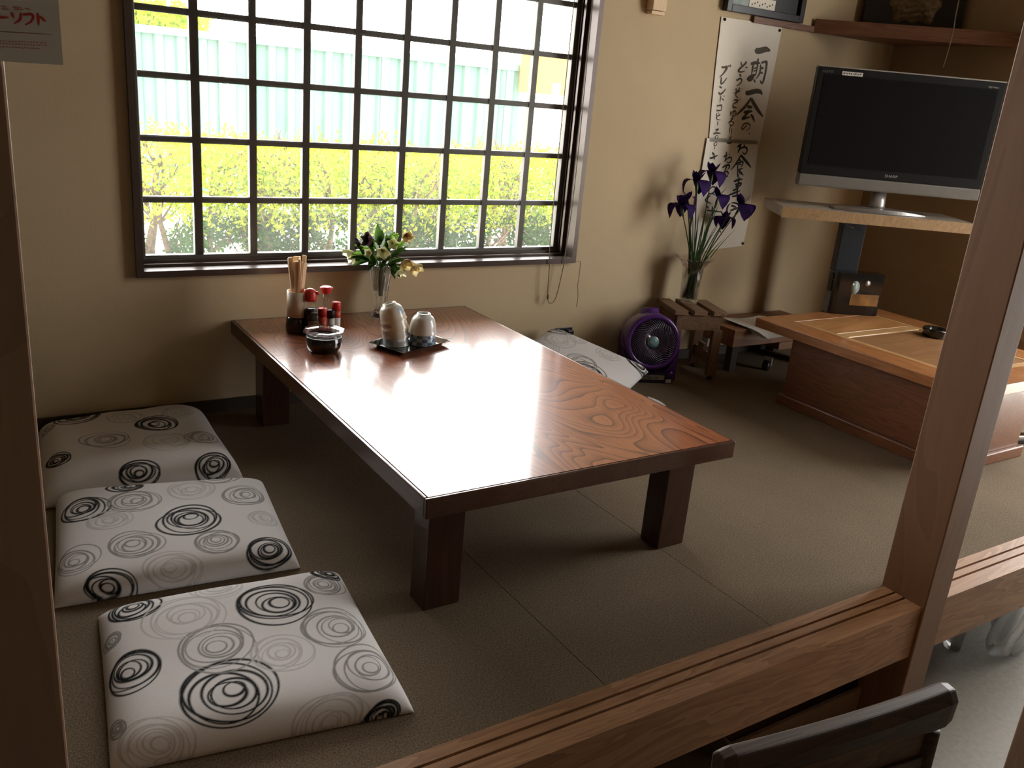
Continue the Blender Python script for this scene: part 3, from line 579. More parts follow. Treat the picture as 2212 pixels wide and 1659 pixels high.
def cushion(name, label, corners, T_, lst, seed, N=300, wr=.003, pinch=.008, z0=.002, world=True, tilt=None):
    """corners: far-left, far-right, near-right, near-left seen from above (x, y)"""
    c = np.array(corners, float); mid = c.mean(0)
    s = np.sin(np.linspace(-PI / 2, PI / 2, N + 1)) * .45 + np.linspace(-1, 1, N + 1) * .55
    U, V = np.meshgrid(s, s)
    a = (1 - U) / 2; b_ = (1 - V) / 2                      # a: left weight, b_: near weight
    Uo = U * (1 - pinch * (1 - V ** 2)); Vo = V * (1 - pinch * (1 - U ** 2))
    a = (1 - Uo) / 2; b_ = (1 - Vo) / 2
    X = a * (1 - b_) * c[0, 0] + (1 - a) * (1 - b_) * c[1, 0] + (1 - a) * b_ * c[2, 0] + a * b_ * c[3, 0]
    Y = a * (1 - b_) * c[0, 1] + (1 - a) * (1 - b_) * c[1, 1] + (1 - a) * b_ * c[2, 1] + a * b_ * c[3, 1]
    h = np.clip((1 - np.abs(U) ** 8) * (1 - np.abs(V) ** 8), 0, 1) ** .5
    rr = np.random.RandomState(seed); wz = np.zeros_like(U)
    for k in range(26):
        fx, fy, ph = rr.uniform(-9, 9), rr.uniform(-9, 9), rr.uniform(0, 6.3); wz += np.sin(fx * U + fy * V + ph) / (1 + abs(fx) + abs(fy))
    edge = 1 - .65 * np.minimum(1 - np.abs(U), 1 - np.abs(V))
    Z = z0 + .006 * h + (T_ - .006) * h * (.90 + .10 * np.cos(U * PI / 2) * np.cos(V * PI / 2)) + wr * wz * h * edge
    # pattern runs on over the rolled edge: use arc-corrected cloth coordinates
    cloth = np.stack([X.ravel(), Y.ravel()], 1)
    over = (1 - h).ravel() * T_ * .8
    dirx = (X - mid[0]).ravel(); diry = (Y - mid[1]).ravel(); ln = np.hypot(dirx, diry) + 1e-9
    cloth[:, 0] += dirx / ln * over; cloth[:, 1] += diry / ln * over
    col = scribble_layer(cloth, lst, seed)
    n1 = N + 1; idx = np.arange(n1 * n1).reshape(n1, n1)
    F = np.stack([idx[:-1, :-1].ravel(), idx[:-1, 1:].ravel(), idx[1:, 1:].ravel(), idx[1:, :-1].ravel()], 1)
    me = bpy.data.meshes.new(name); vs = np.stack([X.ravel() - mid[0], Y.ravel() - mid[1], Z.ravel()], 1)
    border = list(idx[0, :]) + list(idx[1:, -1]) + list(idx[-1, -2::-1]) + list(idx[-2:0:-1, 0])
    bott = np.stack([vs[border, 0] * .99, vs[border, 1] * .99, np.full(len(border), z0 - .002)], 1)
    allv = np.vstack([vs, bott]); nb = len(border); o0 = n1 * n1
    faces = [tuple(f) for f in F.tolist()] + [(border[k], o0 + k, o0 + (k + 1) % nb, border[(k + 1) % nb]) for k in range(nb)] + [tuple(range(o0 + nb - 1, o0 - 1, -1))]
    me.from_pydata(allv.tolist(), [], faces); me.update()
    me.polygons.foreach_set('use_smooth', [True] * len(F) + [False] * (nb + 1))
    ca = me.color_attributes.new('print', 'FLOAT_COLOR', 'POINT')
    full = np.ones((len(allv), 4), np.float32); full[:, :3] = (.78, .77, .76); full[:len(col), :3] = col
    ca.data.foreach_set('color', full.ravel())
    me.materials.append(M['print'])
    t = thing('floor_cushion', label, 'cushion', (mid[0], mid[1], 0), 0, 'scribble print floor cushions')
    o = bpy.data.objects.new('cover', me); COL.objects.link(o); o.parent = t
    return t
cushion('cover', 'nearest white floor cushion with scribbled ovals, in front of the row', [(.392, -1.185), (.942, -1.232), (.888, -1.775), (.338, -1.690)], .060, SCRIBBLES[0], 3)
cushion('cover', 'middle floor cushion of the row of three left of the table', [(.378, -.535), (.930, -.645), (.868, -1.160), (.312, -1.108)], .055, SCRIBBLES[1], 5)
cushion('cover', 'rumpled floor cushion farthest back, against the window wall at left', [(.385, -.022), (.902, -.016), (.885, -.605), (.335, -.590)], .078, SCRIBBLES[2], 8, wr=.010)
rng = random.Random(3)
def randscr(x0, x1, y0, y1, n_):
    return [(rng.uniform(x0, x1), rng.uniform(y0, y1), rng.uniform(.05, .085), rng.choice((0, 1, 2))) for _ in range(n_)]
lc = cushion('cover', 'lower floor cushion under another one at right of table', [(2.10, -.16), (2.42, -.06), (2.665, -.535), (2.18, -.66)], .045, [(2.55, -.47, .06, 2), (2.5, -.3, .07, 1)] + randscr(2.1, 2.5, -.6, -.1, 8), 11, N=180)
uc = cushion('cover', 'upper floor cushion leaning on the window wall beside the fan', [(1.985, -.235), (2.40, -.02), (2.665, -.395), (2.255, -.625)], .045, [(2.40, -.06, .062, 2), (2.43, -.16, .05, 0), (2.58, -.24, .055, 1), (2.63, -.38, .06, 2), (2.50, -.30, .05, 0)] + randscr(2.0, 2.4, -.6, -.15, 8), 12, N=180)
# the upper cushion tips up towards the wall, its near corner resting on the lower one
uc.location = (2.326, -.325, .128); uc.rotation_euler = (math.radians(17), math.radians(0), 0)

# ------------------------------------------------------------------ things on the big table
def toward(x, y, d):      # a point d further from the camera position, for round things measured at their front foot
    v = Vector((x - C_CAM[0], y - C_CAM[1])).normalized(); return x + v.x * d, y + v.y * d
# chopstick holder
cx0, cy0 = toward(1.176, -.240, .036)
t = thing('chopstick_holder', 'frosted plastic cup with black foot holding wooden chopsticks', 'holder', (cx0, cy0, TH))
MB().lathe([(0, 0), (.036, 0), (.039, .006), (.038, .016), (.0395, .019), (.037, .05), (.0345, .056), (.0, .056)], 40).build('foot', M['black'], t)
MB().lathe([(.030, .056), (.0345, .057), (.0350, .145), (.0325, .145), (.031, .062), (0, .060)], 40).build('cup', M['frost'], t)
rng = random.Random(12)
def chopstick(k):
    a = rng.uniform(0, 2 * PI); r0 = rng.uniform(.004, .015)
    spots = [(-.018, -.006), (-.010, -.016), (-.002, -.019), (.006, -.012), (.014, -.012), (.019, -.003), (-.016, .008), (-.004, .004), (.008, .008), (.016, .012), (0, .018)]
    x, y = spots[k]; H = .252 + rng.uniform(-.016, .014)
    lean = Vector((x * 1.35 + rng.uniform(-.004, .004), y * 1.1, H)); p0 = Vector((x * .45, y * .45, .062))
    zax = (lean - p0).normalized(); xax = Vector((math.cos(a), math.sin(a), 0)); xax = (xax - zax * xax.dot(zax)).normalized(); yax = zax.cross(xax)
    mb = MB(); L = H - .055
    w0, w1, th = .0050, .0082, .0026
    vs = []
    for z, w in ((0, w0), (L * .985, w1), (L, w1 * .85)):
        vs += [(-w, -th, z), (w, -th, z), (w, th, z), (-w, th, z)]
    fs = [(3, 2, 1, 0), (8, 9, 10, 11)] + [(4 * j + i, 4 * j + (i + 1) % 4, 4 * j + 4 + (i + 1) % 4, 4 * j + 4 + i) for j in range(2) for i in range(4)]
    mb.add(vs, fs)
    o = mb.build('disposable_chopsticks', M['chop'])
    o.matrix_world = T(cx0, cy0, TH) @ frame(p0, xax, yax, zax)
    tag(o, 'pair of pale wooden disposable chopsticks standing in the frosted holder', 'chopsticks', 'chopsticks in the frosted holder')
for k in range(11): chopstick(k)

# condiments on a small black tray
t = thing('condiment_tray', 'small dark round tray under the sauce bottles and shakers', 'tray', (1.262, -.228, TH))
MB().lathe([(0, 0), (.060, 0), (.070, .008), (.072, .008), (.064, .0025), (0, .0025)], 40, Matrix.Diagonal((1.10, .82, 1, 1))).build('dish', M['black'], t)
z0 = TH + .0035
def bottle(nm, label, cat, x, y, prof, mat, extra, grp=None):
    t = thing(nm, label, cat, (x, y, z0), 0, grp)
    MB().lathe(prof, 32).build('body', mat, t)
    for n_, mb, mt in extra: mb.build(n_, mt, t)
    return t
cap = MB().lathe([(.0, .112), (.0205, .112), (.0225, .120), (.022, .135), (.017, .148), (.008, .154), (0, .155)], 32)
bottle('soy_sauce_bottle', 'soy sauce bottle with domed red spouted cap, right behind the chopstick holder', 'bottle', 1.224, -.232,
       [(0, 0), (.024, 0), (.026, .01), (.026, .07), (.021, .098), (.019, .112), (0, .112)], M['glass'],
       [('soy', MB().lathe([(0, .003), (.0235, .004), (.0235, .068), (.0205, .085), (0, .085)], 32), M['soy']), ('cap', cap, M['redcap']),
        ('spout', MB().tube([(.012, -.006, .140), (.022, -.012, .140), (.027, -.015, .136)], [.006, .005, .004], 10), M['redcap'])])
bottle('soy_sauce_bottle', 'slim glass sauce bottle with wide flat red cap, tallest of the shakers', 'bottle', 1.292, -.205,
       [(0, 0), (.022, 0), (.024, .008), (.024, .05), (.012, .092), (.0105, .130), (0, .130)], M['glass'],
       [('soy', MB().lathe([(0, .003), (.0215, .004), (.0215, .030), (0, .030)], 32), M['soy']),
        ('cap', MB().lathe([(0, .128), (.015, .128), (.0155, .133), (.0225, .145), (.0225, .149), (.016, .152), (0, .152)], 32), M['redcap'])])
bottle('spice_jar', 'small round-topped clear jar of brown spice behind the round black pot', 'jar', 1.224, -.268,
       [(0, 0), (.019, 0), (.020, .004), (.020, .062), (.016, .074), (.008, .079), (0, .080)], M['glass'],
       [('spice', MB().lathe([(0, .003), (.0175, .004), (.0175, .045), (0, .047)], 32), M['pepper'])])
bottle('spice_shaker', 'short spice shaker with red cap, front left of the shakers', 'shaker', 1.264, -.246,
       [(0, 0), (.0145, 0), (.0150, .002), (.0150, .058), (0, .058)], M['redlabel'],
       [('cap', MB().lathe([(0, .058), (.0158, .058), (.0158, .083), (.0145, .086), (0, .0865)], 32), M['redcap']),
        ('label_mark', MB().box(-.008, -.0157, .012, .004, -.0140, .030, RZ(-.5)), M['palelabel'])])
bottle('pepper_shaker', 'spice shaker with black cap between the two red capped shakers', 'shaker', 1.293, -.250,
       [(0, 0), (.0125, 0), (.0130, .002), (.0130, .052), (0, .052)], M['palelabel'],
       [('cap', MB().lathe([(0, .052), (.0137, .052), (.0137, .076), (.0125, .079), (0, .0795)], 32), M['blackp'])])
bottle('spice_shaker', 'taller spice shaker with red cap, rightmost of the shakers', 'shaker', 1.316, -.240,
       [(0, 0), (.0148, 0), (.0152, .002), (.0152, .074), (0, .074)], M['palelabel'],
       [('cap', MB().lathe([(0, .074), (.016, .074), (.016, .100), (.0148, .1035), (0, .104)], 32), M['redcap']),
        ('label_band', MB().lathe([(.0154, .050), (.0156, .050), (.0156, .073), (.0154, .073)], 32), M['redlabel'])])

# black pot with octagonal glass lid
x, y = toward(1.176, -.492, .054)
t = thing('lidded_pot', 'round black pot with clear octagonal glass rim, nearest item on the table', 'pot', (x, y, TH))
MB().lathe([(0, 0), (.046, 0), (.050, .006), (.0565, .018), (.058, .024), (.0575, .050), (.055, .052), (.053, .030), (0, .028)], 48).build('pot', M['black'], t)
oct_ = lambda a, z: 1 if z < .063 else math.cos(PI / 8) / math.cos((a + PI / 8) % (PI / 4) - PI / 8)
MB().lathe([(.0525, .044), (.0555, .052), (.0525, .060), (.058, .0635), (.068, .065), (.068, .072), (.055, .072), (.048, .060), (.042, .052), (0, .049), (0, .044)], 64, RZ(.3), fn=oct_, smooth=False).build('glass_lid', M['glass'], t)

# tea cup tray
TRX, TRY = 1.492, -.470
t = thing('tea_tray', 'black square-cornered lacquer tray under the stacked tea cups', 'tray', (TRX, TRY, TH), math.radians(21))
def rect(hx, hy, c):
    return [(-hx + c, -hy), (hx - c, -hy), (hx, -hy + c), (hx, hy - c), (hx - c, hy), (-hx + c, hy), (-hx, hy - c), (-hx, -hy + c)]
mb = MB(); lv = [(rect(.098, .060, .004), 0), (rect(.121, .081, .004), .016), (rect(.122, .082, .004), .018), (rect(.1185, .0785, .004), .0175), (rect(.097, .059, .004), .004)]
vs = [(x_, y_, z_) for r_, z_ in lv for x_, y_ in r_]; fs = [tuple(range(7, -1, -1)), tuple(range(32, 40))]
fs += [(8 * j + i, 8 * j + (i + 1) % 8, 8 * j + 8 + (i + 1) % 8, 8 * j + 8 + i) for j in range(4) for i in range(8)]
mb.add(vs, fs).build('dish', M['black'], t)
def cup_mesh(r, h, foot, wallr=.0025):
    """teacup turned upside down: mouth at z = 0, foot ring on top"""
    o = [(r * 1.03, 0), (r * 1.03, h * .05), (r * .985, h * .12), (r * .97, h * .25), (r * .93, h * .50), (r * .82, h * .78), (r * .66, h * .93), (foot + .002, h * .96), (foot, h * 1.08), (foot - .003, h * 1.085), (foot - .004, h * .985), (0, h * .97)]
    i = [(0, h * .90), (foot, h * .90), (r * .75, h * .74), (r * .86, h * .5), (r * .94 - wallr, h * .2), (r - wallr, 0), (r * 1.03, 0)]
    return o, i
def cup(label, M_, r, h, foot, mat, spots, grp):
    t = thing('tea_cup', label, 'cup', (0, 0, 0), 0, grp); t.matrix_world = M_
    o, i = cup_mesh(r, h, foot)
    MB().lathe(o + i[0:], 40).build('bowl', mat, t)
    for sm, z0_, z1_, a0, a1 in spots:                     # glaze patches on the bowl
        mb = MB()
        def rad(z): 
            for (ra, za), (rb, zb) in zip(o, o[1:]):
                if za <= z <= zb: return ra + (rb - ra) * (z - za) / (zb - za + 1e-9)
            return r
        mb.grid(lambda u, v: ((rad(z0_ + (z1_ - z0_) * v) + .0004) * math.cos(a0 + (a1 - a0) * u), (rad(z0_ + (z1_ - z0_) * v) + .0004) * math.sin(a0 + (a1 - a0) * u), z0_ + (z1_ - z0_) * v), 8, 4)
        mb.build('glaze_patch', sm, t)
    return t
G = 'tea cups on the black tray'
bx, by = 1.452, -.445; zc = TH + .0045
F_ = -PI / 2 - .45
tilt = [math.radians(a) for a in (-2, -8, -13, -18)]
labels = ['bottom cup of the leaning stack of four tea cups', 'second cup from the bottom of the leaning stack', 'third cup from the bottom of the leaning stack', 'topmost cream cup of the leaning stack, foot ring upward']
pos = Vector((bx, by, zc)); ang = 0
mats = [M['ceramicw'], M['ceramic'], M['ceramic'], M['ceramic']]
sp = [[(M['paleblue'], .004, .022, F_ - .9, F_ - .2), (M['greyglaze'], .003, .018, F_ + .1, F_ + .8), (M['paleblue'], .003, .024, F_ + .95, F_ + 1.4)],
      [(M['pinkglaze'], .004, .024, F_ - 1.2, F_ - .7), (M['greyglaze'], .006, .022, F_ + .7, F_ + 1.3)],
      [(M['pinkglaze'], .012, .026, F_ - 1.1, F_ - .2)],
      [(M['paleblue'], .022, .044, F_ + .6, F_ + 1.35)]]
lean_ax = Vector((math.sin(math.radians(35)), -math.cos(math.radians(35)), 0)).cross(Vector((0, 0, 1)))
for k in range(4):
    ax = Vector((.6, .8, 0)).normalized()     # axis roughly along the view, so the stack leans to the left
    Mx = Matrix.Translation(pos) @ Matrix.Rotation(tilt[k], 4, ax)
    cup(labels[k], Mx, .0450, .058, .0225, mats[k], sp[k], G)
    pos = pos + (Matrix.Rotation(tilt[k], 4, ax) @ Vector((0, 0, .0270)))
cx1, cy1 = 1.541, -.466
checks = []
for a in range(7):
    for b_ in range(3):
        checks.append((M['blueglaze'] if (a + b_) % 2 == 0 else M['paleblue'], .002 + .012 * b_, .002 + .012 * (b_ + 1), F_ - 1.3 + .42 * a, F_ - 1.3 + .42 * (a + 1)))
cup('blue checked tea cup under the round white cup, right on the tray', Matrix.Translation((cx1, cy1, zc)), .0455, .062, .022, M['blueglaze'], checks, G)
cup('round white tea cup upside down on the blue checked cup', Matrix.Translation((cx1, cy1, zc + .0385)), .0470, .064, .0235, M['ceramicw'], [], G)

# cut glass vase with cream flowers
vx, vy = toward(1.546, -.102, .024)
vx, vy = 1.556, -.079
t = thing('crystal_vase', 'tall flared cut crystal vase on the table by the window', 'vase', (vx, vy, TH))
flute = lambda a, z: 1 + .045 * math.cos(10 * a) + (.03 * math.cos(20 * a + 210 * z) * math.cos(20 * a - 210 * z) if z > .06 else 0)
scal = lambda a, z: flute(a, z) * (1 + (.03 * math.cos(6 * a) if z > .19 else 0))
MB().lathe([(0, 0), (.031, 0), (.032, .006), (.024, .024), (.0235, .05), (.026, .07), (.0265, .082), (.0325, .11), (.0395, .15), (.0455, .19), (.0475, .20), (.0435, .20), (.036, .15), (.028, .10), (.019, .05), (.018, .03), (0, .026)], 96, fn=scal, smooth=False).build('vase_body', M['crystal'], t)
MB().lathe([(0, .032), (.0165, .034), (.0175, .05), (.025, .09), (.029, .12), (0, .12)], 32).build('water', M['water'], t)
def petal(mb, p, d, n_, L, Wd, cup_=.3, nu=4, nv=6):
    d = Vector(d).normalized(); n_ = Vector(n_); n_ = (n_ - d * n_.dot(d)).normalized(); s = d.cross(n_); p = Vector(p)
    def fn(u, v):
        w = Wd * math.sin(PI * min(1, .08 + .92 * v) ** .85) * (u - .5) if v < 1 else 0
        return p + d * (L * v) + s * w + n_ * (cup_ * L * v * v + abs(u - .5) ** 2 * 1.2 * Wd)
    mb.grid(fn, nu, nv)
rng = random.Random(21)
neck = Vector((vx, vy, TH + .16))
def hellebore(label, px, py, pz, face, mat, rad, grp='cream hellebore stems in the crystal vase'):
    t = thing('hellebore_flower', label, 'flower', neck, 0, grp)
    head = Vector((px, py, pz)) - neck; face = Vector(face).normalized()
    mid = Vector((head.x * .35, head.y * .35, head.z * .75 + .02))
    MB().tube(arc([(head.x * .05, head.y * .05, -.08), (head.x * .1, head.y * .1, .02), mid, head - face * .004], 5), .0016, 6).build('stem', M['stem'], t)
    mb = MB(); u = face.orthogonal().normalized(); w = face.cross(u)
    for k in range(5):
        a = 2 * PI * k / 5 + rng.uniform(-.1, .1); r_ = u * math.cos(a) + w * math.sin(a)
        petal(mb, head, (r_ + face * .45), face, rad * rng.uniform(1.1, 1.35), rad * 1.2, .25)
    mb.build('bloom', mat, t)
    mb = MB()
    for k in range(14):
        a = 2 * PI * k / 14; r_ = u * math.cos(a) + w * math.sin(a); mb.tube([head, head + face * rad * .35 + r_ * rad * .22], .0008, 4)
    mb.build('stamens', M['bloomd'], t)
# direction helpers: screen-right and towards the camera at the vase
rt = Vector((.84, -.53, 0)); tw = Vector((-.45, -.89, 0))
def fl(label, r, z, d, face, mat, rad):
    p = Vector((vx, vy, TH)) + rt * r + tw * d; hellebore(label, p.x, p.y, z + TH, face, mat, rad)
fl('pale cream hellebore facing front, in the middle of the bouquet', .004, .262, .045, tw + Vector((0, 0, -.35)), M['bloom'], .030)
fl('cream hellebore drooping out at the far left of the bouquet', -.105, .245, .03, tw * .4 - rt * .6 + Vector((0, 0, -.6)), M['bloom'], .036)
fl('dark purple hellebore behind the middle cream bloom', -.036, .292, .025, -rt * .7 + tw * .5 + Vector((0, 0, .1)), M['bloomk'], .032)
fl('small dark purple hellebore at left, behind a bright leaf', -.080, .268, .0, -rt + tw * .3, M['bloomk'], .022)
fl('peach coloured hellebore highest on the right of the bouquet', .082, .318, .0, rt * .3 + tw * .6 + Vector((0, 0, -.2)), M['bloomd'], .028)
fl('yellow cream hellebore just below the peach one', .035, .285, .01, tw + rt * .2, M['bloom'], .026)
fl('brownish hellebore hanging at right over the window ledge', .085, .232, .04, tw * .7 + rt * .4 + Vector((0, 0, -.7)), M['bloomd'], .034)
fl('wilted hellebore at the far right tip of the bouquet', .118, .215, .02, rt * .6 + tw * .5 + Vector((0, 0, -.8)), M['bloomd'], .034)
fl('small cream hellebore low at right, hanging beside the vase rim', .070, .195, .045, tw * .5 + rt * .2 + Vector((0, 0, -1)), M['bloom'], .024)
fl('pale hellebore bud half hidden at left of the middle bloom', -.045, .250, .05, tw - rt * .3, M['bloom'], .018)
def sprig(k, r, z, d, L, mat):
    base = Vector((vx, vy, TH)) + rt * r * .25 + tw * d * .25 + Vector((0, 0, .19))
    tip = Vector((vx, vy, TH)) + rt * r + tw * d + Vector((0, 0, z))
    o = thing('leaf_sprig', 'green leaf sprig among the cream flowers in the crystal vase', 'leaf sprig', base, 0, 'leaf sprigs in the crystal vase')
    v = tip - base; q = base + v * .45 + Vector((0, 0, .01))
    MB().tube([Vector((0, 0, -.09)), Vector((0, 0, 0)), q - base, v * .8], .0012, 5).build('stem', M['stem'], o)
    mb = MB()
    for j in range(4):
        a = (j - 1.5) * .55; dd = (v.normalized() + v.normalized().orthogonal() * math.sin(a) * .9 + Vector((rng.uniform(-.3, .3),) * 3)).normalized()
        petal(mb, v * .62, dd, Vector((0, 0, 1)) + tw * .4, L * rng.uniform(.8, 1.15), L * .42, -.25)
    mb.build('leaves', mat, o)
for k, (r, z, d, L, g) in enumerate([(-.06, .30, .0, .065, 0), (-.02, .315, -.02, .07, 0), (.03, .31, -.02, .065, 0), (-.085, .255, .02, .06, 1), (-.07, .225, .04, .065, 0), (-.035, .22, .05, .06, 0),
        (.01, .215, .05, .06, 0), (.045, .215, .045, .06, 0), (.06, .26, .03, .06, 0), (.075, .30, -.01, .055, 1), (.05, .33, -.02, .05, 1), (-.05, .275, .01, .055, 1), (.0, .24, .03, .055, 0), (.055, .185, .03, .05, 0), (-.10, .215, .02, .05, 0), (.02, .275, .0, .06, 0)]):
    sprig(k, r, z, d, L, M['greenb'] if g else M['greenl'])
# ------------------------------------------------------------------ brush writing on paper
def ribbon(mb, pts, w, y, taper=True):
    P = [(p[0], p[1]) for p in pts]
    Q = [Vector((a, 0, b)) for a, b in P]
    Q = arc(Q, 7) if len(Q) > 2 else [Q[0].lerp(Q[1], k / 5) for k in range(6)]
    n_ = len(Q); L = []; R = []
    for i, q in enumerate(Q):
        t_ = (Q[min(i + 1, n_ - 1)] - Q[max(i - 1, 0)])
        t_ = t_.normalized() if t_.length > 1e-7 else Vector((1, 0, 0))
        s_ = Vector((-t_.z, 0, t_.x)); u = i / (n_ - 1)
        ww = w * .5 * ((.82 + .22 * math.sin(PI * min(1, u * 1.25))) * (1 if u < .75 else 1 - .45 * (u - .75) / .25) if taper else 1)
        L.append(q + s_ * ww); R.append(q - s_ * ww)
    a0 = (Q[0] - Q[1]).normalized() * w * .28; a1 = (Q[-1] - Q[-2]).normalized() * w * .22
    vs = [Q[0] + a0] + [v for p in zip(L, R) for v in p] + [Q[-1] + a1]
    vs = [(v.x, y, v.z) for v in vs]; k = len(vs)
    fs = [(0, 2, 1)] + [(1 + 2 * i, 2 + 2 * i, 4 + 2 * i, 3 + 2 * i) for i in range(n_ - 1)] + [(k - 3, k - 2, k - 1)]
    mb.add(vs, fs)
def writing(name, strokes, y, mat, parent, off):
    mb = MB()
    for i, (w, p) in enumerate(strokes): ribbon(mb, [(a - off[0], b - off[2]) for a, b in p], w * 1.12, y - off[1] - .00002 * (i % 7))
    return mb.build(name, mat, parent)
def sheet(outline_l, outline_r, y, off, curl=0):
    """paper between a left and a right edge polyline (top to bottom)"""
    n_ = len(outline_l); mb = MB(); vs = []
    for j in range(n_):
        for i in range(9):
            u = i / 8; a, b = outline_l[j], outline_r[j]
            vs.append((a[0] + (b[0] - a[0]) * u - off[0], y - off[1] - curl * (j / (n_ - 1)) ** 2 * (1 - u) ** 2, a[1] + (b[1] - a[1]) * u - off[2]))
    fs = [(j * 9 + i, (j + 1) * 9 + i, (j + 1) * 9 + i + 1, j * 9 + i + 1) for j in range(n_ - 1) for i in range(8)]
    return mb.add(vs, fs, True)
def pin(mb, x, z, y, off): mb.lathe([(0, 0), (.006, .0), (.007, .004), (.004, .008), (0, .009)], 10, T(x - off[0], y - off[1], z - off[2]) @ RX(PI / 2))
off = (3.36, -.002, 1.06)
t = thing('paper_scroll', 'upper long white paper with black brush calligraphy pinned to the wall', 'paper', off)
sheet([(3.162, 1.577), (3.173, 1.36), (3.185, 1.20), (3.200, 1.05)], [(3.554, 1.580), (3.546, 1.36), (3.541, 1.20), (3.534, 1.05)], -.005, off).build('paper', M['paper'], t)
writing('brush_writing', BRUSH_UPPER, -.0062, M['inkg'], t, off)
mb = MB(); pin(mb, 3.182, 1.568, -.005, off); mb.build('pin', M['groove'], t); mb = MB(); pin(mb, 3.538, 1.560, -.005, off); mb.build('pin', M['groove'], t)
off = (3.36, -.002, .80)
t = thing('paper_scroll', 'lower white sheet of brush calligraphy taped below, behind the irises', 'paper', off)
sheet([(3.183, 1.063), (3.178, .85), (3.165, .65), (3.20, .536)], [(3.522, 1.062), (3.538, .85), (3.545, .68), (3.536, .56)], -.0085, off, .0).build('paper', M['paper'], t)
writing('brush_writing', BRUSH_LOWER, -.0097, M['ink'], t, off)
mb = MB(); pin(mb, 3.530, .572, -.0085, off); mb.build('pin', M['base'], t)
MB().box(3.20 - off[0], -.0092 - off[1], 1.048 - off[2], 3.515 - off[0], -.0087 - off[1], 1.066 - off[2]).build('clear_tape', glass('clear_tape', (.95, .93, .88), .2, 1.2, .6), t)
# poster on the left post
off = (.25, -1.995, 1.25)
t = thing('paper_poster', 'white paper notice with red writing fixed on the dark post, top left', 'poster', off)
sheet([(.140, 1.40), (.140, 1.30), (.140, 1.1825)], [(.3085, 1.40), (.3085, 1.30), (.3085, 1.1855)], -2.002, off).build('paper', M['paperw'], t)
writing('red_writing', POSTER_RED, -2.0032, M['redink'], t, off); writing('rule_line', POSTER_RULE, -2.0032, M['brownink'], t, off)
writing('small_print', POSTER_SMALL, -2.0032, M['pinkink'], t, off)

# ------------------------------------------------------------------ along the window wall
t = thing('picture_frame', 'black picture frame hung above the calligraphy paper', 'picture frame', (3.408, -.012, 1.602), 0)
ring(MB(), -.248, .248, 0, .36, .030, .030, .030, .030, -.022, .008).build('frame', M['blackp'], t, .002)
MB().box(-.22, -.004, .028, .22, 0, .335).build('picture', plain('dark_print', (.03, .032, .03), .3), t)
MB().box(-.205, -.006, .028, -.105, -.0045, .25).build('photo', M['photo'], t)
MB().box(-.105, -.008, .031, .06, -.006, .075).build('caption_card', M['paper'], t)
mb = MB()
for k in range(9): mb.box(-.09 + .016 * k, -.0086, .040 + .006 * (k % 3), -.084 + .016 * k, -.008, .047 + .006 * (k % 3))
mb.build('caption_marks', M['inkg'], t)
mb = MB(); mb.box(-.19, -.0066, .06, -.13, -.006, .064); mb.box(-.17, -.0066, .035, -.165, -.006, .2, RY(.3)); mb.build('photo_lines', M['paperw'], t)
struct('trim_6', MB().box(3.352, -.018, 1.574, 3.765, 0, 1.600), M['shelfw'])
t = thing('wooden_wall_box', 'small pale wooden box hung high on the wall right of the window', 'box', (2.772, -.001, 1.541))
MB().box(-.036, -.042, .016, .036, 0, .30).build('body', M['chop'], t, .002)
MB().box(-.034, -.036, 0, .036, 0, .013).build('base_lip', M['chop'], t, .001)
t = thing('wall_outlet', 'black double power plug in the wall low beside the cushion', 'outlet', (2.49, -.001, .165))
MB().box(-.045, -.004, -.045, .045, 0, .045).build('plate', M['blackp'], t, .002)
for i, x_ in enumerate((-.021, .021)):
    p = MB().box(x_ - .016, -.030, -.002, x_ + .016, -.004, .036).build('plug', M['blackp'], t, .003)
MB().tube([(.021, -.03, .0), (.022, -.04, -.03), (.02, -.03, -.09), (.05, -.03, -.155)], .003, 6).build('cable', M['blackp'], t)
MB().box(-.04, -.0048, .012, .04, -.0042, .016).build('plate_line', M['silver'], t)

# purple fan on the floor
t = thing('floor_fan', 'purple round floor fan with blue-green centre sticker, between cushion and stool', 'fan', (2.835, -.185, 0), math.radians(-24))
mb = MB()
mb.prism([(-.115, -.085), (.105, -.085), (.115, -.075), (.115, .06), (.105, .07), (-.105, .07), (-.115, .06)], 0, .045)
mb.build('base', M['purpled'], t, .004)
mb = MB()
prof = [(-.118, .02), (-.128, .16), (-.122, .20), (-.112, .205), (-.108, .16), (-.100, .045)]
for s_ in (-1, 1):
    vs = [(s_ * (a - .0), y_, z_) for y_ in (-.035, .045) for a, z_ in prof]; k = len(prof)
    mb.add(vs, [tuple(range(k)), tuple(range(2 * k - 1, k - 1, -1))] + [(i, (i + 1) % k, k + (i + 1) % k, k + i) for i in range(k)])
mb.build('side_yoke', M['purpled'], t)
mb = MB(); mb.prism([(.062, .01), (.128, .01), (.128, .165), (.116, .19), (.108, .10), (.085, .06), (.062, .045)], 0, .075, T(0, .01, 0) @ RX(PI / 2)); mb.build('flank', M['purple'], t, .004)
HM = T(0, -.01, .178) @ RX(PI / 2 - math.radians(9))       # head: +z of the lathe points to the front
MB().lathe([(.100, .055), (.104, .066), (.113, .072), (.124, .066), (.128, .05), (.131, .0), (.124, -.05), (.09, -.085), (.05, -.10), (0, -.10), (0, -.095), (.05, -.094), (.085, -.08), (.116, -.045), (.118, .0), (.112, .04), (.100, .055)], 56, HM).build('housing', M['purple'], t)
MB().lathe([(0, -.02), (.045, -.02), (.05, .0), (.046, .03), (.04, .09), (.03, .10), (0, .102)], 32, T(0, .035, .275) @ RX(math.radians(-18)) @ T(0, 0, -.02) @ Matrix.Diagonal((1.15, 1.0, .62, 1))).build('carry_handle', M['purple'], t)
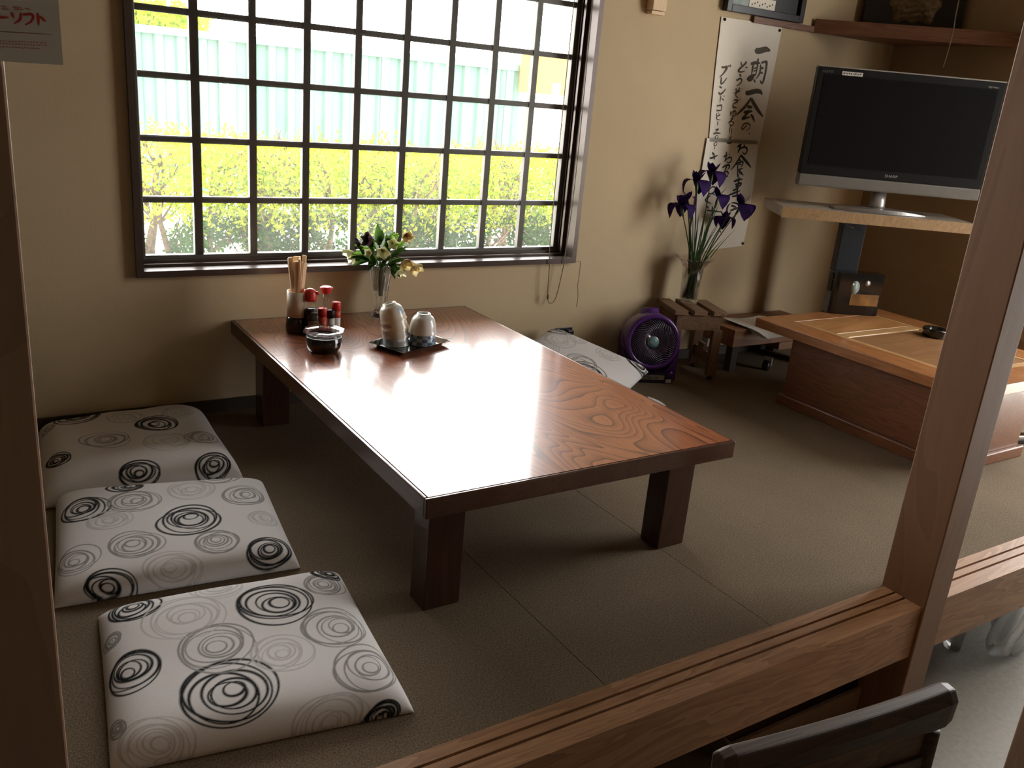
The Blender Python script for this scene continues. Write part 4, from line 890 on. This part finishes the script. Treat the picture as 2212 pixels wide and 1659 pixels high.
MB().lathe([(0, .012), (.111, .012)], 40, HM).build('inner_disc', M['purpled'], t)
mb = MB()
for k in range(44):
    a0 = 2 * PI * k / 44
    mb.tube([((.030 + .075 * u) * math.cos(a0 + 1.0 * u), (.030 + .075 * u) * math.sin(a0 + 1.0 * u), .060 + .012 * math.sin(PI * u * .9)) for u in [q / 7 for q in range(8)]], .0019, 5, HM)
for r_ in (.030, .068): mb.lathe([(r_ - .0015, .060 + (.01 if r_ > .05 else 0)), (r_, .0618 + (.01 if r_ > .05 else 0)), (r_ + .0015, .060 + (.01 if r_ > .05 else 0))], 40, HM)
mb.build('grille', M['grille'], t)
MB().lathe([(0, .066), (.024, .066), (.027, .062), (.027, .058), (0, .058)], 36, HM).build('centre_cap', M['silver'], t)
MB().lathe([(0, .0668), (.0235, .0668), (.0235, .066), (0, .066)], 36, HM).build('centre_sticker', M['teal'], t)
mb = MB()
for zz, ws in ((.011, [(-.012, -.004), (-.002, .004), (.006, .012)]), (.002, [(-.017, -.006), (-.004, .006), (.008, .017)]), (-.004, [(-.016, -.004), (-.002, .008), (.010, .016)]), (-.013, [(-.010, -.001), (.001, .010)])):
    for a, b_ in ws: mb.box(a, zz - .0014, .0668, b_, zz + .0014, .0672, HM)
mb.build('sticker_marks', M['paleblue'], t)
MB().lathe([(0, .0655), (.0125, .0655), (.0125, .0640), (0, .0640)], 24, HM @ T(-.026, .020, 0)).build('round_tag', M['silver'], t)
mb = MB()
for a in (-.005, .001): mb.box(a - .002, -.003, .0655, a + .003, .003, .0659, HM @ T(-.026, .020, 0))
mb.build('tag_marks', M['inkg'], t)
lb = MB().box(-.075, -.0868, .016, .070, -.0852, .038).build('front_label', M['silver'], t)
mb = MB(); rng = random.Random(4); x_ = -.07
glyph = [(.0, .010, .006), (.007, .010, .012), (.016, .010, .010)]
for k, wd in enumerate((.012, .008, .014, .003, .003, .010, .010, .012, .010, .008, .013)):
    mb.box(x_, -.0872, .020, x_ + wd * .25, -.0868, .031); mb.box(x_, -.0872, .029, x_ + wd * .8, -.0868, .031)
    if k % 2: mb.box(x_, -.0872, .020, x_ + wd * .8, -.0868, .0222)
    if k % 3 == 0: mb.box(x_ + wd * .6, -.0872, .020, x_ + wd * .8, -.0868, .031)
    x_ += wd + .0015
mb.box(-.03, -.0872, .0335, .0, -.0868, .036); mb.build('label_print', M['ink'], lb)
MB().box(.078, -.0868, .004, .104, -.0852, .020).build('rating_label', M['palelabel'], t)
MB().lathe([(0, 0), (.016, 0), (.014, .012), (0, .013)], 24, T(.092, -.085, .045) @ RX(PI / 2)).build('speed_knob', M['purple'], t)

# slatted stool
A_ = math.radians(-20.5)
t = thing('slatted_stool', 'small brown wooden stool with three top slats carrying the iris vase', 'stool', (3.073, -.182, 0), A_)
for x_ in (-.094, 0, .094): MB().box(x_ - .032, -.118, .305, x_ + .032, .118, .326).build('top_slat', M['stool'], t, .0015)
for y_ in (-.100, .100): MB().box(-.108, y_ - .009, .235, .108, y_ + .009, .305).build('apron', M['stool'], t, .001)
for x_ in (-.100, .100):
    MB().box(x_ - .009, -.091, .235, x_ + .009, .091, .305).build('side_apron', M['stool'], t, .001)
    for y_ in (-.098, .098): MB().box(x_ - .022, y_ - .013, .018, x_ + .022, y_ + .013, .2345).build('leg', M['stooll'], t, .0015)
    MB().box(x_ - .010, -.085, .065, x_ + .010, .085, .115).build('side_rail', M['stool'], t, .001)
MB().box(.078, -.03, .115, .094, .03, .150).build('rail_block', M['stool'], t, .001)
for x_ in (-.1, .1):
    for y_ in (-.098, .098): MB().lathe([(0, 0), (.014, 0), (.015, .006), (.006, .010), (.006, .018), (0, .018)], 16, T(x_, y_, 0)).build('foot', M['blackp'], t)
# glass vase with irises
IX, IY, IZ = 3.108, -.122, .326
t = thing('glass_vase', 'clear glass vase with flared pinkish ruffled rim on the slatted stool', 'vase', (IX, IY, IZ))
ruf = lambda a, z: 1 + (.10 * math.sin(7 * a) + .05 * math.sin(13 * a + 1)) * max(0, (z - .17) / .05)
hexv = lambda a, z: ruf(a, z) * (1 + .02 * math.cos(6 * a))
MB().lathe([(0, 0), (.042, 0), (.043, .008), (.045, .10), (.050, .165), (.047, .165), (.041, .10), (.039, .014), (0, .012)], 60, fn=hexv).build('vase_body', M['glass'], t)
MB().lathe([(.050, .165), (.066, .19), (.086, .207), (.088, .209), (.082, .209), (.062, .193), (.047, .165)], 60, fn=ruf).build('ruffled_rim', M['pinkglass'], t)
MB().lathe([(0, .016), (.037, .016), (.0395, .10), (.040, .12), (0, .12)], 40).build('water', M['water'], t)
rng = random.Random(31)
def iris(label, X, Z, dY, face, sc=1.0):
    base = Vector((IX, IY, IZ + .02)); head = Vector((X, IY + dY, Z)) - base
    f0 = Vector((head.x * .04 - .006, rng.uniform(-.018, .018), 0)); f1 = Vector((head.x * .20, f0.y * .8, .17))
    t = thing('iris_flower', label, 'flower', base, 0, 'purple irises in the glass vase')
    d = (head - f1).normalized(); ov = head - d * .062
    MB().tube(arc([f0, f1, f1.lerp(ov, .55) + Vector((0, 0, .01)), ov], 5), .0026, 6).build('stem', M['irisleaf'], t)
    MB().tube([ov - d * .006, ov + d * .02, ov + d * .05], [.004, .0075, .004], 8).build('sheath', M['stem'], t)
    mb = MB(); up = Vector((0, 0, 1)); sdx = Vector((math.cos(face), math.sin(face), 0))
    for k in range(3):
        a = face + 2 * PI * k / 3; r_ = Vector((math.cos(a), math.sin(a), 0)); a2 = a + PI / 3; r2_ = Vector((math.cos(a2), math.sin(a2), 0))
        n_out = (r_ * .4 + up)
        # fall: runs out, then hangs down
        mb.grid(lambda u, v, r_=r_: ov + d * .045 + r_ * (.058 * sc * math.sin(min(1, v * 1.05) * PI * .62)) + up * (.018 * math.sin(v * PI) - .058 * sc * v ** 2.2) + r_.cross(up) * ((u - .5) * .074 * sc * (math.sin(PI * min(1, v * .92 + .08)) ** .7)), 5, 8)
        # standard: short and upright
        mb.grid(lambda u, v, r_=r2_: ov + d * .045 + r_ * (.034 * sc * v) + up * (.050 * sc * v) + r_.cross(up) * ((u - .5) * .036 * sc * math.sin(PI * min(1, v * .9 + .1))), 4, 6)
    mb.build('bloom', M['iris'], t)
iris('topmost purple iris, upright in front of the calligraphy', 3.125, .935, -.01, .6)
iris('purple iris drooping just left of the topmost one', 3.028, .895, -.02, 2.6)
iris('purple iris lowest at far left against the bare wall', 2.972, .785, .0, 2.9, .95)
iris('small purple iris right of the far left one', 3.030, .815, .03, 1.1, .7)
iris('dark purple iris in the middle below the topmost one', 3.20, .830, .0, 0.3, .9)
iris('purple iris at far right edge of the paper', 3.345, .790, -.02, .1, 1.1)
iris('dark iris half closed, lower right of centre', 3.300, .720, .03, 1.7, .8)
for k in range(18):
    o = thing('iris_leaf', 'long narrow green iris leaf standing in the glass vase', 'leaf', (IX, IY, IZ + .018), 0, 'iris leaves in the glass vase')
    sp_ = rng.uniform(-.09, .17); H = rng.uniform(.26, .46); a0 = rng.uniform(-.022, .022); b0 = rng.uniform(-.022, .022)
    if k == 0: sp_, H = .26, .33
    if k == 1: sp_, H = .19, .40
    mb = MB(); wv_ = Vector((.6, -.3, 0)).normalized() * rng.uniform(.003, .006)
    P0, P1, P2 = Vector((a0, b0, 0)), Vector((a0 * 1.1 + sp_ * .16, b0 * 1.1, .17)), Vector((sp_, b0 * 1.5, H))
    if k == 2: o['label'] = 'long narrow green iris leaf standing in the glass vase'
    mb.grid(lambda u, v: (P0 * (1 - v) ** 2 + P1 * 2 * v * (1 - v) + P2 * v * v) + wv_ * (2 * u - 1) * (1 - v ** 3), 2, 12)
    mb.build('blade', M['irisleaf'], o)

# low bench behind, with papers
t = thing('low_bench', 'low brown wooden bench against the wall behind the orange table', 'bench', (3.50, -.165, 0), math.radians(0))
MB().box(-.20, -.10, .125, .40, .155, .210).build('seat_box', M['bench'], t, .003)
MB().box(.13, -.10, .085, .40, .155, .1245).build('lower_rail', M['bench'], t, .002)
for x_, y_ in ((-.17, -.075), (-.17, .13), (.37, -.075), (.37, .13)):
    if x_ < 0: MB().box(x_ - .02, y_ - .02, 0, x_ + .02, y_ + .02, .1245).build('leg', M['base'], t)
    else: MB().box(x_ - .02, y_ - .02, 0, x_ + .02, y_ + .02, .0845).build('leg', M['base'], t)
t = thing('caster_wheel', 'small dark caster wheel on the floor under the low bench', 'caster', (3.53, -.292, 0), .5)
MB().lathe([(0, -.016), (.022, -.016), (.025, -.010), (.025, .010), (.022, .016), (0, .016)], 28, T(0, 0, .025) @ RX(PI / 2)).build('wheel', M['blackp'], t)
MB().box(-.004, -.022, .02, .03, -.018, .058).build('fork', M['silver'], t); MB().box(-.004, -.022, .058, .03, .022, .062).build('plate', M['silver'], t)
t = thing('paper_sheets', 'loose white papers sticking out from under the orange table top', 'papers', (3.47, -.285, .2125), math.radians(4))
for k in range(4):
    mb = MB(); mb.grid(lambda u, v: ((u - .28) * .30, (v - .22) * .24 - .010 * k, .0013 * k + .045 * max(0, .4 - u) * max(0, v - .3) - .11 * max(0, .30 - v + .012 * math.sin(9 * u + k)) * (1.0 if k == 0 else .7)), 10, 8)
    mb.build('sheet', M['paperw'], t, rot=(0, 0, .06 * (k - 1)))

# ------------------------------------------------------------------ orange table at right
RX0, RX1, RY0, RY1, RH = 3.155, 3.975, -1.512, -.502, .345
t = thing('panelled_low_table', 'orange-brown low table with framed panel top on a solid box base', 'table', ((RX0 + RX1) / 2, (RY0 + RY1) / 2, 0))
ax_, ay_ = (RX1 - RX0) / 2, (RY1 - RY0) / 2
mb = MB()
IXm, IYm0, IYm1 = ax_ - .135, -ay_ + .13, ay_ - .10
mb.box(-ax_, -ay_, RH - .040, -IXm, ay_, RH); mb.box(IXm, -ay_, RH - .040, ax_, ay_, RH)
mb.box(-IXm, -ay_, RH - .040, IXm, IYm0, RH); mb.box(-IXm, IYm1, RH - .040, IXm, ay_, RH)
mb.build('top_frame', M['rtop'], t, .002)
MB().box(-IXm, IYm0, RH - .036, IXm, IYm1, RH - .012).build('top_underlay', M['rbody'], t)
mb = MB()
sw = .026
mb.box(-IXm, IYm0, RH - .0119, -IXm + sw, IYm1, RH - .001); mb.box(IXm - sw, IYm0, RH - .0119, IXm, IYm1, RH - .001); mb.box(-IXm + sw, IYm0, RH - .0119, IXm - sw, IYm0 + sw, RH - .001)
mb.build('pale_inlay_border', M['rstrip'], t, .001)
yb = .175
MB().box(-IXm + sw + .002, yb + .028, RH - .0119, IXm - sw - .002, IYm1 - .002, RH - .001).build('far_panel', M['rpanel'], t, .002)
MB().box(-IXm + sw + .002, yb - .030, RH - .0119, IXm - sw - .002, yb + .022, RH - .0004).build('cross_bar', M['rstrip'], t, .003)
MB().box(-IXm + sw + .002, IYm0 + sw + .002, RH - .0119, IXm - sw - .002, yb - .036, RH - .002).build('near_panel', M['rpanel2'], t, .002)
ox, oy = (RX0 + RX1) / 2, (RY0 + RY1) / 2
MB().box(3.212 - ox, -1.462 - oy, .045, 3.675 - ox, -.672 - oy, RH - .0405).build('box_base', M['rbody'], t, .002)
MB().box(3.192 - ox, -1.478 - oy, 0, 3.697 - ox, -.660 - oy, .0448).build('plinth', M['rbody'], t, .004)
# black glossy box; amber band on its front paints in the table's reflection
t = thing('glossy_box', 'black glossy box with a painted amber reflection standing on the orange table', 'box', (3.715, -.565, RH + .0005), math.radians(-25))
mb = MB(); poly = [(-.118, .05), (-.118, -.005), (-.110, -.018), (-.095, -.025), (.118, -.025), (.118, .05)]
mb.prism(poly, 0, .193); mb.build('case', M['black'], t, .002)
MB().box(-.03, -.0262, .045, .108, -.0252, .098).build('amber_reflection', M['amber'], t)
mb = MB(); mb.lathe([(0, 0), (.013, 0), (.013, .0008), (0, .0008)], 24, T(.04, -.0252, .150) @ RX(PI / 2)); mb.build('round_sticker', M['silver'], t)
mb = MB(); mb.lathe([(0, 0), (.022, 0), (.022, .0006), (0, .0006)], 24, T(-.018, -.0252, .128) @ RX(PI / 2) @ Matrix.Diagonal((1, 1.4, 1, 1))); mb.build('grey_oval', M['photo'], t)
mb = MB(); mb.lathe([(0, 0), (.005, 0), (.005, .001), (0, .001)], 16, T(-.03, -.0258, .142) @ RX(PI / 2)); mb.build('white_dot', M['white'], t)
for i, (z_, h_) in enumerate(((.10, .05), (.155, .03))): MB().box(-.1235, .0, z_, -.118, .03, z_ + h_).build('hinge', M['blackp'], t)
t = thing('ashtray', 'small round black ashtray on the orange table beside the post', 'ashtray', (3.765, -.965, RH - .0015))
MB().lathe([(0, 0), (.048, 0), (.052, .006), (.055, .030), (.053, .036), (.046, .036), (.040, .014), (0, .010)], 40, fn=lambda a, z: 1 - (.03 if z > .03 and (a % (2 * PI / 3)) < .25 else 0)).build('bowl', M['black'], t)

# ------------------------------------------------------------------ television corner
DR, DN = Vector((.831, -.556, 0)), Vector((-.556, -.831, 0))    # along the set, and out towards the room
ang = math.atan2(DR.y, DR.x)
PF = Vector((3.722, -.598, 0))                                  # middle of the shelf's front edge
t = thing('television_stand', 'light wood television shelf on a blue grey steel pillar in the corner', 'stand', (PF.x, PF.y, 0), ang)
MB().box(-.430, 0, .7625, .430, .34, .807).build('shelf_board', M['shelf'], t, .002)
MB().box(-.431, -.004, .760, .431, -.0003, .8075).build('edge_strip', M['ply'], t)
MB().box(-.055, .255, 0, .055, .325, .762).build('pillar', M['steelblue'], t, .003)
pp = Matrix.Rotation(0, 4, 'Z')
MB().tube(arc([(-.12, .2, .762), (-.09, .18, .735), (-.02, .2, .715), (.05, .29, .70)]), .003, 6).build('cable', M['blackp'], t)
MB().tube(arc([(.10, .2, .762), (.16, .18, .742), (.22, .2, .745), (.27, .25, .762)]), .003, 6).build('cable', M['blackp'], t)
TV = PF - DN * .11 + DR * .055 + Vector((0, 0, .808))
t = thing('television', 'flat black television with silver lower edge on the corner shelf', 'television', TV, ang)
W2 = .412
MB().box(-W2, -.012, .145, W2, .030, .600).build('bezel', M['tvback'], t, .004)
MB().box(-W2 + .03, -.0135, .185, W2 - .03, -.0122, .570).build('screen', M['screen'], t)
MB().box(-W2 + .05, .030, .20, W2 - .05, .085, .56).build('back_casing', M['tvback'], t, .01)
MB().box(-W2 - .002, -.014, .0905, W2 + .002, .028, .1445).build('silver_strip', M['tvsilver'], t, .008)
MB().box(-W2, -.011, .6005, W2, .028, .606).build('top_trim', M['silver'], t, .001)
MB().lathe([(0, .018), (.040, .018), (.036, .03), (.034, .09), (0, .09)], 32, T(-.02, .03, 0) @ Matrix.Diagonal((1, .6, 1, 1))).build('neck', M['silver'], t)
mb = MB(); vs = []; k = 21
for i in range(k):
    u = -1 + 2 * i / (k - 1); z1 = .006 + .013 * (1 - u * u); yf = -.085 * (1 - .55 * u * u) + .01
    vs += [(-.02 + .21 * u, yf, 0), (-.02 + .21 * u, yf + .003, z1), (-.02 + .21 * u, .10 - .05 * u * u, z1 * .9), (-.02 + .21 * u, .10 - .05 * u * u, 0)]
mb.add(vs, [(4*i+j, 4*i+(j+1) % 4, 4*i+4+(j+1) % 4, 4*i+4+j) for i in range(k - 1) for j in range(4)] + [(0, 1, 2, 3), (4*k-1, 4*k-2, 4*k-3, 4*k-4)], False)
mb.build('foot', M['silver'], t, .002)
MB().box(-W2 + .105, -.0140, .572, -W2 + .195, -.0125, .588).build('paper_sticker', M['palelabel'], t)
def text(s, size, parent, name, loc, rot, mat, ext=.0003, xs=1.0):
    cu = bpy.data.curves.new(name, 'FONT'); cu.body = s; cu.size = size; cu.extrude = ext; cu.align_x = 'CENTER'; cu.align_y = 'CENTER'
    o = bpy.data.objects.new(name + '_tmp', cu); COL.objects.link(o)
    dg = bpy.context.evaluated_depsgraph_get(); me = bpy.data.meshes.new_from_object(o.evaluated_get(dg)); bpy.data.objects.remove(o)
    me.materials.clear(); me.materials.append(mat)
    q = bpy.data.objects.new(name, me); COL.objects.link(q); q.parent = parent; q.location = loc; q.rotation_euler = rot; q.scale = (xs, 1, 1); return q
lab = plain('grey_lettering', (.38, .38, .38), .5)
text('SHARP', .017, t, 'maker_lettering', (.0, -.0140, .164), (PI / 2, 0, 0), lab, xs=1.15)
text('AQUOS', .014, t, 'model_lettering', (-W2 + .042, -.0140, .582), (PI / 2, 0, 0), plain('dim_lettering', (.12, .12, .12), .5))
text('High-Vision', .010, t, 'corner_lettering', (W2 - .055, -.0140, .578), (PI / 2, 0, 0), lab)
mb = MB()
for k in range(10): mb.box(-W2 + .110 + .008 * k, -.0144, .576 + .002 * (k % 2), -W2 + .1155 + .008 * k, -.0141, .584 - .001 * (k % 3))
mb.build('sticker_print', M['inkg'], t)

# corner shelf with carved ornament
t = thing('corner_shelf', 'dark brown triangular corner shelf high above the television', 'shelf', (4.3, -.1, 1.576))
MB().prism([(3.764 - 4.3, .1), (4.398 - 4.3, .1), (4.398 - 4.3, -.565)], 0, .040).build('shelf_board', M['shelfw'], t, .002)
d_ = (Vector((4.398, -.665, 0)) - Vector((3.764, 0, 0))).normalized()
MB().box(0, -.012, -.004, .915, -.0005, .058).build('front_lip', M['shelfw'], t, .002, loc=(3.764 - 4.3, .1 - .008, 0), rot=(0, 0, math.atan2(d_.y, d_.x)))
an = math.atan2(-.68, .66)
t = thing('carved_ornament', 'carved gilt relief plaque on a black panel on the corner shelf', 'ornament', (4.215, -.205, 1.6165), an)
MB().box(-.225, .0, 0, .225, .018, .42).build('black_panel', M['blackp'], t, .002)
mb = MB()
def rel(u, v):
    a = 2 * PI * u; r_ = v * (.125 + .012 * math.sin(5 * a) + .008 * math.sin(11 * a)); x_, z_ = r_ * math.cos(a) * 1.05, r_ * math.sin(a) * 1.15
    hh = .020 * (1 - v ** 4) + .007 * math.sin(46 * x_ + 9 * math.sin(30 * z_)) * math.sin(52 * z_) * (1 - v ** 6)
    return (x_ - .0, -.001 - max(0, hh), z_ + .185)
mb.grid(rel, 72, 22); mb.build('carved_relief', M['gold'], t)
o = MB().tube(arc([(4.13, -.48, 2.2), (4.13, -.48, 1.75), (4.132, -.485, 1.62), (4.12, -.49, 1.52), (4.11, -.49, 1.46)]), .0025, 6).build('hanging_cord', M['cord'])
tag(o, 'thin cord hanging down in front of the corner shelf', 'cord')
t = thing('wall_panel', 'beige rounded panel on the right wall just past the post', 'panel', (4.399, -1.03, .40))
mb = MB()
def rr(hx, hz, r, n_=6):
    out = []
    for cxx, czz, a0 in ((hx - r, hz - r, 0), (-hx + r, hz - r, PI / 2), (-hx + r, -hz + r, PI), (hx - r, -hz + r, 1.5 * PI)):
        for k in range(n_ + 1): out.append((cxx + r * math.cos(a0 + PI / 2 * k / n_), czz + r * math.sin(a0 + PI / 2 * k / n_)))
    return out
mb.prism(rr(.10, .10, .03), 0, .05, frame((0, 0, 0), (0, -1, 0), (0, 0, 1), (-1, 0, 0))); mb.build('pad', M['beige'], t, .006)

# ------------------------------------------------------------------ below the platform
t = thing('plastic_bag', 'crumpled translucent plastic bag hanging under the sill beam', 'bag', (3.0, -1.93, -.16))
rng = np.random.RandomState(7)
ph = rng.uniform(0, 6.3, (8, 2)); fr_ = rng.uniform(2, 9, (8, 2))
def bagf(u, v):
    a = 2 * PI * u; r_ = (.03 + .105 * math.sin(PI * min(1, .12 + .80 * v)) ** .7) * (1 if v < 1 else .2)
    w_ = sum(math.sin(round(f[0]) * a + f[1] * v + p[0]) for f, p in zip(fr_, ph)) * .05
    return (r_ * (1 + w_) * math.cos(a) * 1.15, r_ * (1 + w_) * math.sin(a) * .38, -.245 * v + .02 * w_ * v)
mb = MB(); mb.grid(bagf, 40, 20); mb.build('bag_body', M['bag'], t)
MB().tube([(0, 0, .012), (.0, 0, -.02)], [.012, .02], 8).build('knot', M['bag'], t)
t = thing('glass_cup', 'small clear glass standing in the dark under the platform', 'glass', (2.83, -1.83, FZ))
MB().lathe([(0, 0), (.026, 0), (.032, .09), (.030, .09), (.024, .006), (0, .006)], 28).build('cup', M['glass'], t)
t = thing('storage_box', 'wooden box stored on the floor under the sill beam', 'box', (2.10, -1.79, FZ), 0)
mb = MB(); mb.box(-.36, -.10, 0, .21, -.088, .075); mb.box(-.36, .10, 0, .21, .112, .075); mb.box(-.36, -.088, 0, -.348, .10, .075); mb.box(.198, -.088, 0, .21, .10, .075); mb.box(-.348, -.088, 0, .198, .10, .01)
mb.build('box_sides', M['card'], t, .002)

# chair with its back to us at lower right
CA = math.atan2(-2.478 + 2.424, 1.474 - 1.033)
t = thing('spindle_back_chair', 'dark wooden chair with a curved top rail, its back by the beam', 'chair', (1.253, -2.455, FZ), CA)
HZ = .36 - FZ
mb = MB(); vs = []; k = 25
for i in range(k):
    u = -1 + 2 * i / (k - 1); x_ = .232 * u; yb_ = .007 * u * u
    drop = .066 - .020 * math.exp(-(u / .62) ** 6)
    c_ = .016 if abs(u) < .97 else .010
    prof = [(-.020 + yb_, HZ - drop), (-.022 + yb_, HZ - .020), (-.010 + yb_, HZ - .002), (.010 + yb_, HZ), (.022 + yb_, HZ - .014), (.018 + yb_, HZ - drop)]
    sh = 1 if abs(u) < .999 else .86
    vs += [(x_, a * sh + yb_ * (1 - sh), HZ - .03 + (z_ - HZ + .03) * sh) for a, z_ in prof]
mb.add(vs, [(6*i+j, 6*i+(j+1) % 6, 6*i+6+(j+1) % 6, 6*i+6+j) for i in range(k - 1) for j in range(6)] + [tuple(range(5, -1, -1)), tuple(range(6*k-6, 6*k))])
mb.build('top_rail', M['chair'], t, .003)
MB().box(-.19, -.012, HZ - .165, .19, .010, HZ - .115).build('lower_back_rail', M['chair'], t, .003)
MB().box(-.178, -.006, HZ - .1155, .178, .006, HZ - .040).build('back_panel', M['chairp'], t)
for s_ in (-1, 1):
    MB().tube([(.195 * s_, -.03, 0), (.195 * s_, -.005, .42), (.195 * s_, .002, HZ - .075)], [.017, .019, .019], 12).build('back_post', M['chair'], t)
    MB().tube([(.19 * s_, -.40, 0), (.19 * s_, -.40, .40)], [.016, .019], 12).build('front_leg', M['chair'], t)
for q in range(5): MB().box(-.13 + .065 * q - .014, -.007, .44, -.13 + .065 * q + .014, .005, HZ - .165).build('spindle', M['chair'], t, .002)
mb = MB(); mb.prism(rr(.215, .215, .04), .405, .44, T(0, -.215, 0)); mb.build('seat', M['chair'], t, .006)
for s_ in (-1, 1): MB().tube([(.192 * s_, -.39, .2), (.195 * s_, -.015, .2)], .010, 8).build('side_stretcher', M['chair'], t)
t = thing('wooden_partition', 'dark wooden upright board at the bottom right corner of the view', 'partition', (1.78, -2.49, FZ), -.15)
MB().box(.0, -.02, 0, .05, .02, 1.3).build('upright', M['dpost'], t, .003); MB().box(.05, -.012, .1, .40, .012, 1.25).build('board', M['dpost'], t)
# small dark object by the orange table
t = thing('floor_chair_leg', 'black and chrome leg end on the carpet right of the orange table', 'furniture foot', (3.80, -1.37, 0), -.3)
MB().box(-.05, -.02, 0, .14, .02, .022).build('foot_bar', M['blackp'], t, .004); MB().box(-.03, -.021, .0225, .12, .021, .036).build('chrome_cap', M['chrome'], t, .003)
